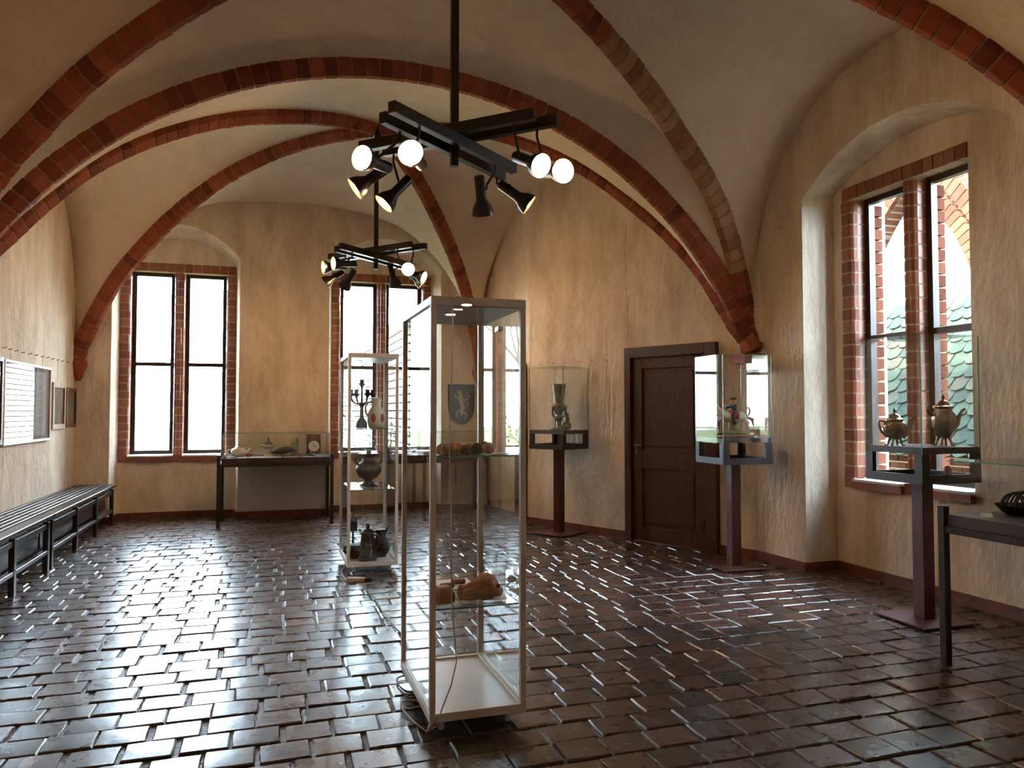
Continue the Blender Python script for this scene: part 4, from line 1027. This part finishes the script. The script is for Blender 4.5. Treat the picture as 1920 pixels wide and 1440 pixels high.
t = thing('figural_jug', 'cream stoneware jug painted with red leaf shapes on the rear top shelf', 'jug', C2p(.055, -.16, 1.335), math.radians(6))
m_ = MB(); m_.lathe([(.06, 0), (.075, .01), (.088, .07), (.085, .14), (.06, .19), (.045, .21), (.048, .25), (.05, .275), (.04, .295), (.0, .30)], 24); m_.build('body', CREAM, t, 50)
m_ = MB(); m_.tube([(-.045, 0, .25), (-.085, 0, .25), (-.105, 0, .20), (-.10, 0, .15), (-.08, 0, .12)], .012, 10); m_.build('handle', CREAM, t, 50)
for sg in (-1, 1):
    m_ = MB(); m_.ball((sg * .037, -.066, .10), (.026, .024, .045), 10, 8); m_.build('painted_leaf', REDP, t, 60)
t = thing('oil_lamp', 'urn-shaped dark pewter oil lamp with a clear glass globe', 'lamp', C2p(.0, -.05, .775), math.radians(15))
m_ = MB(); m_.lathe([(.085, 0), (.09, .012), (.06, .03), (.035, .05), (.04, .06), (.09, .09), (.122, .14), (.125, .18), (.10, .22), (.065, .245), (.06, .275), (.095, .30), (.10, .315), (.05, .325), (0, .325)], 26); m_.build('urn', DPEWTER, t, 45)
for sx in (-1, 1):
    m_ = MB(); m_.tube([(sx * .10, 0, .21), (sx * .135, 0, .235), (sx * .13, 0, .275), (sx * .085, 0, .29)], [.012, .012, .010, .010], 9); m_.build('handle', DPEWTER, t, 50)
m_ = MB(); m_.lathe([(.022, .325), (.024, .345), (.03, .35)], 14); m_.build('burner', BRASS, t, 40)
m_ = MB(); m_.lathe([(.03, .35), (.065, .37), (.085, .415), (.078, .46), (.05, .492), (.034, .50), (.036, .54)], 22); m_.build('globe', GLOBE, t, 60)
def jug(name, label, loc, rz, s_, prf, m, spout=True, lid=False):
    t = thing(name, label, 'jug', loc, rz); k = s_
    m_ = MB(); m_.lathe([(a * k, b * k) for a, b in prf] , 22); m_.build('body', m, t, 45)
    r, z = prf[-1]; zt_ = z * k
    m_ = MB(); m_.tube([(-r * .9 * k, 0, zt_ * .92), (-(r + .05) * k, 0, zt_ * .9), (-(r + .065) * k, 0, zt_ * .65), (-(r + .03) * k, 0, zt_ * .42)], .010 * k + .002, 9); m_.build('handle', m, t, 50)
    if spout: m_ = MB(); m_.tube([(r * .6 * k, 0, zt_ * .80), (r * 1.1 * k, 0, zt_ * .97), (r * 1.45 * k, 0, zt_ * 1.08)], [.02 * k, .014 * k, .006 * k], 9); m_.build('spout', m, t, 50)
    if lid: m_ = MB(); m_.lathe([(r * 1.02 * k, zt_), (r * .8 * k, zt_ + .02), (r * .3 * k, zt_ + .035), (.02, zt_ + .05), (.024, zt_ + .07), (0, zt_ + .085)], 18); m_.build('lid', m, t, 45)
    return t
jug('relief_tankard', 'tall grey pewter tankard with relief sides on the rear cabinet floor', C2p(-.03, -.26, .10), math.radians(140), 1.0, [(.085, 0), (.088, .02), (.072, .05), (.068, .16), (.06, .25), (.064, .265)], DPEWTER, True, True)
jug('dark_ewer', 'dark bulbous metal ewer with a pointed spout, right of the tankard', C2p(.115, -.10, .10), math.radians(0), 1.0, [(.05, 0), (.055, .015), (.085, .06), (.09, .10), (.065, .16), (.045, .20), (.045, .255), (.05, .26)], SOOT)
jug('round_pot', 'low dark pot with a ring handle left of the tankard', C2p(-.13, -.10, .10), math.radians(30), .85, [(.06, 0), (.085, .03), (.1, .08), (.1, .12), (.085, .15)], SOOT, False)
t = thing('iron_stand', 'dark iron stand with a small plate behind the tankard', 'stand', C2p(-.12, .18, .10))
m_ = MB(); m_.lathe([(.05, 0), (.05, .01), (.010, .02), (.010, .36)], 12); m_.build('stem', SOOT, t, 40)
m_ = MB(); m_.box((0, 0, .28), (.08, .02, .14)); m_.build('plate', SOOT, t, bevel=.003)
m_ = MB(); m_.tube([(0, 0, .36), (0, 0, .42), (.02, 0, .44), (.025, 0, .47)], .005, 6); m_.tube([(0, 0, .42), (-.02, 0, .44), (-.025, 0, .47)], .005, 6); m_.build('fork', SOOT, t)

# ------------------------------------------------------------------ front cabinet contents
def C1z(px, py, z): q = at_z(px, py, z); return q
rn = random.Random(4)
cx0, cx1, cy0, cy1 = C1.x - .195, C1.x + .195, C1.y - .36, C1.y + .36
PET = [MB() for _ in range(3)]
for i, m_ in enumerate(PET):
    for k in range(9):
        g = k * 2.4; r_ = .006 + .0016 * k
        m_.ball((math.cos(g) * r_, math.sin(g) * r_, .022 - .001 * k), (.011, .011, .013), 8, 6, bump=.25, seed=k + i * 9, freq=2)
    m_.ball((0, 0, .016), (.018, .018, .016), 8, 6)
FL = [(818, ORANGE), (829, LEAFG), (838, CLAYD), (848, ORANGE), (857, ORANGE), (864, PINK), (873, CLAYD), (880, ORANGE), (887, PINK), (894, LEAFG), (901, ORANGE), (909, CLAYD), (916, PINK)]
names = {id(ORANGE): 'orange dried blossom', id(LEAFG): 'mossy green dried tuft', id(CLAYD): 'brown dried seed head', id(PINK): 'pale shell-like bloom'}
pm = {}; cnt = {}
for i, (px, mt) in enumerate(FL):
    key = (id(mt), i % 3)
    if key not in pm: pm[key] = PET[i % 3].mesh('dried_bloom', mt, 60)
    cnt[id(mt)] = cnt.get(id(mt), 0) + 1
    q = at_y(px, 850, cy0 + .05 + (i % 3) * .085); sc = rn.uniform(.95, 1.2)
    o = link('dried_bloom', pm[key], None, (min(max(q.x, cx0 + .03), cx1 - .03), q.y, 1.2905)); o.scale = (sc, sc, sc * 1.45); o.rotation_euler = (0, 0, rn.uniform(0, 6))
    tag(o, '%s %s from the left on the upper cabinet shelf' % (ORD[cnt[id(mt)] - 1], names[id(mt)]), 'flower', 'dried blooms on the upper shelf')
def sheet(label, x, y, z, w_, d, rz, m=PAPER, name='paper_sheet', cat='paper'):
    m_ = MB(); m_.box((0, 0, .0012), (w_, d, .0018)); o = m_.build(name, m); o.location = (x, y, z); o.rotation_euler = (0, 0, rz); return tag(o, label, cat)
sheet('white caption card at the right end of the upper cabinet shelf', cx1 - .085, cy0 + .10, 1.2905, .13, .12, .15)
t = thing('carved_head', 'brown carved head lying on its side on the lower cabinet shelf', 'sculpture', (C1.x + .045, C1.y - .24, .5805), math.radians(10))
m_ = MB(); m_.ball((.035, 0, .060), (.064, .058, .060), 28, 20, bump=.22, seed=2.2, freq=2.3); m_.ball((.085, -.02, .032), (.032, .03, .026), 14, 10, bump=.2, seed=5, freq=2); m_.tube([(-.0, .0, .045), (-.05, .005, .036), (-.10, .0, .04)], [.045, .032, .036], 14); m_.build('head', TERRA, t, 60)
for k in range(9):
    g = -.9 + k * .26
    m_ = MB(); m_.tube([(.03 - (k % 3) * .008, -math.cos(g) * .05, .06 + math.sin(g) * .048), (-.02, -math.cos(g) * .052, .052 + math.sin(g) * .042), (-.065 - (k % 2) * .02, -math.cos(g) * .040, .042 + math.sin(g) * .034), (-.10, -math.cos(g) * .03, .038 + math.sin(g) * .03)], [.010, .015, .013, .007], 8); m_.build('hair_lock', TERRA, t, 60)
m_ = MB(); m_.ball((.08, -.045, .062), (.012, .008, .009), 10, 7); m_.build('eye_socket', CLAYD, t, 60)
t = thing('clay_block', 'upright block of rough orange clay at the left of the lower shelf', 'block', (cx0 + .045, C1.y - .29, .5805))
m_ = MB(); m_.box((0, 0, .043), (.075, .06, .086), rz=.2); m_.build('block', TERRA, t, bevel=.008)
m_ = MB(); m_.ball((.04, .0, .03), (.022, .025, .028), 12, 8, bump=.3, seed=8, freq=2); m_.build('broken_corner', CLAYD, t, 60)
for i, (dx, dy, rz, lab) in enumerate(((-.12, -.02, .3, 'dark clay bar lying behind the orange block'), (-.06, .06, .1, 'reddish clay bar on the white card behind the head'), (-.155, -.12, 1.2, 'stubby dark clay piece at the left shelf edge'), (.02, .14, -.1, 'far clay bar near the shelf centre'))):
    m_ = MB(); m_.box((0, 0, .013), (.075, .030, .026)); o = m_.build('clay_bar', CLAYD, bevel=.006); o.location = (C1.x + dx, C1.y + dy - .05, .5805 if i in (0, 2) else .583); o.rotation_euler = (0, 0, rz); tag(o, lab, 'fragment')
sheet('large white card under the clay pieces on the lower shelf', C1.x - .02, C1.y + .10, .5805, .24, .22, .05)
sheet('white card at the right front of the lower cabinet shelf', C1.x + .12, C1.y - .19, .5805, .13, .20, -.12)
m_ = MB(); m_.ball((0, 0, .016), (.03, .02, .016), 10, 6, bump=.4, seed=11, freq=2); o = m_.build('dark_shard', DPEWTER); o.location = (C1.x + .13, C1.y + .05, .5805); tag(o, 'small dark grey shard on the right of the lower shelf', 'fragment')

# ------------------------------------------------------------------ table between the end windows
def T1p(px, d=0.0): q = at_y(px, 850, T1.y + d); return q.x
zt = .8905
t = thing('painted_teapot', 'pale round teapot with gilt rim, left in the table case', 'teapot', (T1p(448), T1.y - .05, zt))
m_ = MB(); m_.lathe([(.05, 0), (.09, .03), (.10, .07), (.08, .11), (.05, .125)], 20); m_.build('body', CREAM, t, 50); m_ = MB(); m_.lathe([(.05, .125), (.03, .145), (.012, .15), (.014, .17), (0, .175)], 16); m_.build('lid', BRASS, t, 50)
m_ = MB(); m_.tube([(-.08, 0, .10), (-.14, 0, .09), (-.14, 0, .04), (-.09, 0, .03)], .008, 8); m_.build('handle', CREAM, t, 50); m_ = MB(); m_.tube([(.08, 0, .05), (.13, 0, .08), (.15, 0, .12)], [.02, .012, .009], 8); m_.build('spout', CREAM, t, 50)
for i, (px, d, lab, mt) in enumerate(((466, -.18, 'small red and white cup left of centre in the table case', REDP), (480, -.12, 'second small cup with red rim in the table case', CREAM), (437, -.22, 'small pale saucer at the left front of the table case', CREAM))):
    t = thing('porcelain_cup', lab, 'cup', (T1p(px, d), T1.y + d, zt)); m_ = MB()
    m_.lathe([(.02, 0), (.03, .02), (.036, .05), (.034, .052), (.02, .02), (0, .012)] if i < 2 else [(.03, 0), (.055, .012), (.056, .015), (.02, .006), (0, .006)], 16); m_.build('bowl', mt, t, 50)
    if i < 2: m_ = MB(); m_.tube([(.03, 0, .042), (.055, 0, .04), (.05, 0, .02), (.03, 0, .018)], .004, 6); m_.build('ear', mt, t, 50)
t = thing('covered_tureen', 'white pedestal dish with a brown conical cover in the table case', 'dish', (T1p(503), T1.y + .05, zt))
m_ = MB(); m_.lathe([(.06, 0), (.06, .01), (.045, .02), (.05, .10), (.10, .13), (.105, .145), (.09, .15)], 22); m_.build('dish', CREAM, t, 45); m_ = MB(); m_.lathe([(.06, .15), (.045, .185), (.015, .20), (.008, .25), (0, .255)], 18); m_.build('cover', CLAYD, t, 45)
t = thing('stuffed_bird', 'black stuffed bird lying in the middle of the table case', 'bird', (T1p(528), T1.y - .1, zt), math.radians(15))
m_ = MB(); m_.tube([(-.15, 0, .05), (-.09, 0, .06), (-.02, 0, .075), (.06, 0, .085), (.12, 0, .09), (.16, 0, .082), (.19, 0, .078)], [.008, .03, .052, .055, .034, .02, .004], 12, flat=.9); m_.ball((.0, .03, .07), (.10, .02, .035), 12, 8); m_.ball((.0, -.03, .07), (.10, .02, .035), 12, 8); m_.build('body', SOOT, t, 60)
for sy in (-1, 1): m_ = MB(); m_.tube([(.0, sy * .02, .04), (.01, sy * .02, .005), (.03, sy * .02, .004)], .005, 6); m_.build('leg', SOOT, t)
t = thing('dial_clock', 'brown wooden plaque with a round white dial at the right of the table case', 'clock', (T1p(589), T1.y + .12, zt + .012), 0)
m_ = MB(); m_.box((0, 0, .14), (.19, .03, .28), Matrix.Rotation(-.15, 4, 'X')); m_.build('plaque', BROWNF, t, bevel=.006)
m_ = MB(); m_.lathe([(.0, .0), (.07, .0), (.075, .008)], 24, (0, 0, 0), Matrix.Translation((0, -.02 - .002, .11)) @ Matrix.Rotation(math.pi / 2 - .15, 4, 'X')); dl = m_.build('dial', PAPER, t)
m_ = MB(); m_.bar((0, -.034, .11), (.0, -.040, .165), .006, .003, up=(0, 1, 0)); m_.bar((0, -.034, .11), (.035, -.035, .115), .006, .003, up=(0, 1, 0)); m_.build('hands', SOOT, dl)
t = thing('grey_figurine', 'small grey church-shaped figurine behind the black bird', 'figurine', (T1p(552), T1.y + .2, zt))
m_ = MB(); m_.box((0, 0, .07), (.11, .07, .14)); m_.build('nave', PEWTER, t, bevel=.004); m_ = MB(); m_.prism([(-.06, .14), (.06, .14), (0, .18)], -.04, .04, Matrix(((1, 0, 0, 0), (0, 0, 1, 0), (0, 1, 0, 0), (0, 0, 0, 1)))); m_.build('roof', PEWTER, t); m_ = MB(); m_.lathe([(.02, .14), (.02, .20), (0, .25)], 8, (.04, 0, 0)); m_.build('spire', PEWTER, t)
m_ = MB()
for i in range(60):
    a = i / 60 * 2 * math.pi; m_.ball((math.cos(a) * .26, math.sin(a) * .10, .004), (.02, .014, .004), 6, 4)
for i in range(40):
    m_.ball((rn.uniform(-.2, .2), rn.uniform(-.07, .07), .004), (.02, .014, .004), 6, 4)
o = m_.build('lace_doily', PAPER); o.location = (T1p(487, -.28), T1.y - .27, zt); tag(o, 'lace doily along the front edge of the table case', 'doily')
sheet('white card in the middle front of the table case', T1p(545, -.25), T1.y - .26, zt, .16, .07, .05)
sheet('white card right of centre in the table case', T1p(575, -.25), T1.y - .25, zt, .12, .08, -.08)
sheet('white card at the right end of the table case', T1p(600, -.22), T1.y - .22, zt, .08, .09, .1)
m_ = MB(); m_.ball((0, 0, .02), (.05, .03, .02), 10, 6, bump=.3, seed=4, freq=2); m_.ball((0, 0, .05), (.02, .02, .02), 8, 6); o = m_.build('dark_trinket', DPEWTER, smooth=60); o.location = (T1p(584, -.1), T1.y - .12, zt); tag(o, 'small dark trinket in front of the round dial', 'trinket')

# corner table contents
for i, (dx, dy, w_, d, rz, lab, mt) in enumerate(((-.50, -.20, .22, .30, .2, 'blue-grey folder on the corner table case', mat('blue_folder', (.22, .33, .42), .5)), (-.25, -.25, .16, .22, -.1, 'white leaflet beside the blue folder in the corner case', PAPER), (.28, -.22, .30, .16, .06, 'long white leaflet in the corner table case', PAPER))):
    sheet(lab, T3.x + dx, T3.y + dy, zt, w_, d, rz, mt, 'leaflet')
for dx, mt, lab in ((.15, REDP, 'round red stone in the corner table case'), (.36, mat('grey_moss', (.22, .21, .16), .8, var=.3, vscale=30), 'round grey moss ball in the corner table case'), (-.05, CLAYD, 'brown stone in the corner table case')):
    m_ = MB(); m_.ball((0, 0, .05), (.055, .05, .05), 14, 9, bump=.2, seed=dx * 10, freq=2); o = m_.build('round_stone', mt, smooth=60); o.location = (T3.x + dx, T3.y + .02, zt); tag(o, lab, 'stone')

# right table contents: woven basket and paper strip
BQ_ = Vector((4.21, 3.345)); SQ_ = at_z(1850, 966, zt)
t = thing('woven_basket', 'dark woven basket with a round handle in the right table case', 'basket', (BQ_.x, BQ_.y, zt))
m_ = MB(); m_.lathe([(.07, 0), (.10, .02), (.13, .055), (.135, .06), (.10, .03), (.06, .012), (0, .012)], 22); m_.build('bowl', SOOT, t, 40)
for k in range(6):
    a = k * .5 - 1.2; m_ = MB(); m_.tube([(math.cos(g) * .11, math.sin(a) * .06 + math.cos(g) * .02 * k / 6, .04 + math.sin(g) * (.11 - .006 * k)) for g in [math.pi * i / 12 for i in range(13)]], .006, 6); m_.build('hoop', SOOT, t, 50)
sheet('long cream paper strip beside the basket in the right table case', SQ_.x, SQ_.y, zt, .06, .22, -.85, mat('cream_strip', (.55, .48, .38), .8), 'paper_strip')

# ------------------------------------------------------------------ cables
yf = C1.y - .40 - .012
def front(px, py): return at_y(px, py, yf)
t = thing('lamp_cord', 'thin cream cord hanging down the front of the tall cabinet with an inline switch', 'cord', (0, 0, 0))
pts = [(C1.x - .10, C1.y - .2, 2.055), (C1.x - .10, C1.y - .38, 2.052)] + [front(*p) for p in ((848, 556), (849, 620), (847, 700), (843, 780), (843, 860), (846, 940), (845, 1040), (847, 1120), (852, 1190), (856, 1240), (846, 1285), (830, 1325))]
fl = [at_z(818, 1362, .03), at_z(800, 1372, .012), at_z(775, 1352, .01), at_z(755, 1330, .01), at_z(752, 1310, .01), at_z(770, 1300, .01), at_z(800, 1300, .01)]
m_ = MB(); m_.tube(pts + fl, .0035, 6); m_.build('cable', WCORD, t, 50)
a, b = front(822, 1340), at_z(802, 1370, .02)
m_ = MB(); m_.tube([a, a.lerp(b, .3), a.lerp(b, .8), b], [.006, .012, .012, .006], 10); m_.build('inline_switch', WCORD, t, 50)
def cable(label, px, m, r=.005, z=.012, name='floor_cable'):
    P_ = [at_z(x, y, z) for x, y in px]; sm = []
    for i in range(len(P_) - 1):
        p0, p1, p2, p3 = P_[max(i-1, 0)], P_[i], P_[i+1], P_[min(i+2, len(P_)-1)]
        for k in range(5):
            u = k / 5; sm.append(.5 * ((2*p1) + (p2-p0)*u + (2*p0-5*p1+4*p2-p3)*u*u + (3*p1-p0-3*p2+p3)*u**3))
    sm.append(P_[-1]); m_ = MB(); m_.tube(sm, r, 6); return tag(m_.build(name, m, smooth=50), label, 'cable')
cable('black cable looping out beside the left foot of the tall cabinet', [(790, 1295), (765, 1297), (748, 1285), (745, 1272), (760, 1266), (785, 1262)], BCORD)
cable('grey cable coiled under the left side of the tall cabinet', [(800, 1318), (770, 1312), (752, 1318), (765, 1328), (790, 1325), (810, 1340)], WCORD, .004)
cable('black cable running over the floor between the two cabinets', [(684, 1098), (692, 1112), (705, 1125), (716, 1145), (730, 1162), (742, 1178), (756, 1190), (775, 1200)], BCORD, .005)
cable('white cable from the rear cabinet to the power strip', [(648, 1060), (640, 1072), (648, 1085), (660, 1090)], WCORD, .004)
t = thing('power_strip', 'white power strip with a dark plug lying by the rear cabinet', 'power strip', at_z(668, 1091, 0), math.radians(-25))
m_ = MB(); m_.box((0, 0, .022), (.16, .05, .035)); m_.build('body', WCORD, t, bevel=.006)
m_ = MB(); m_.box((.11, -.01, .022), (.06, .03, .03), rz=.4); m_.tube([(.13, -.01, .022), (.17, .01, .02)], .006, 7); m_.build('plug', BCORD, t)
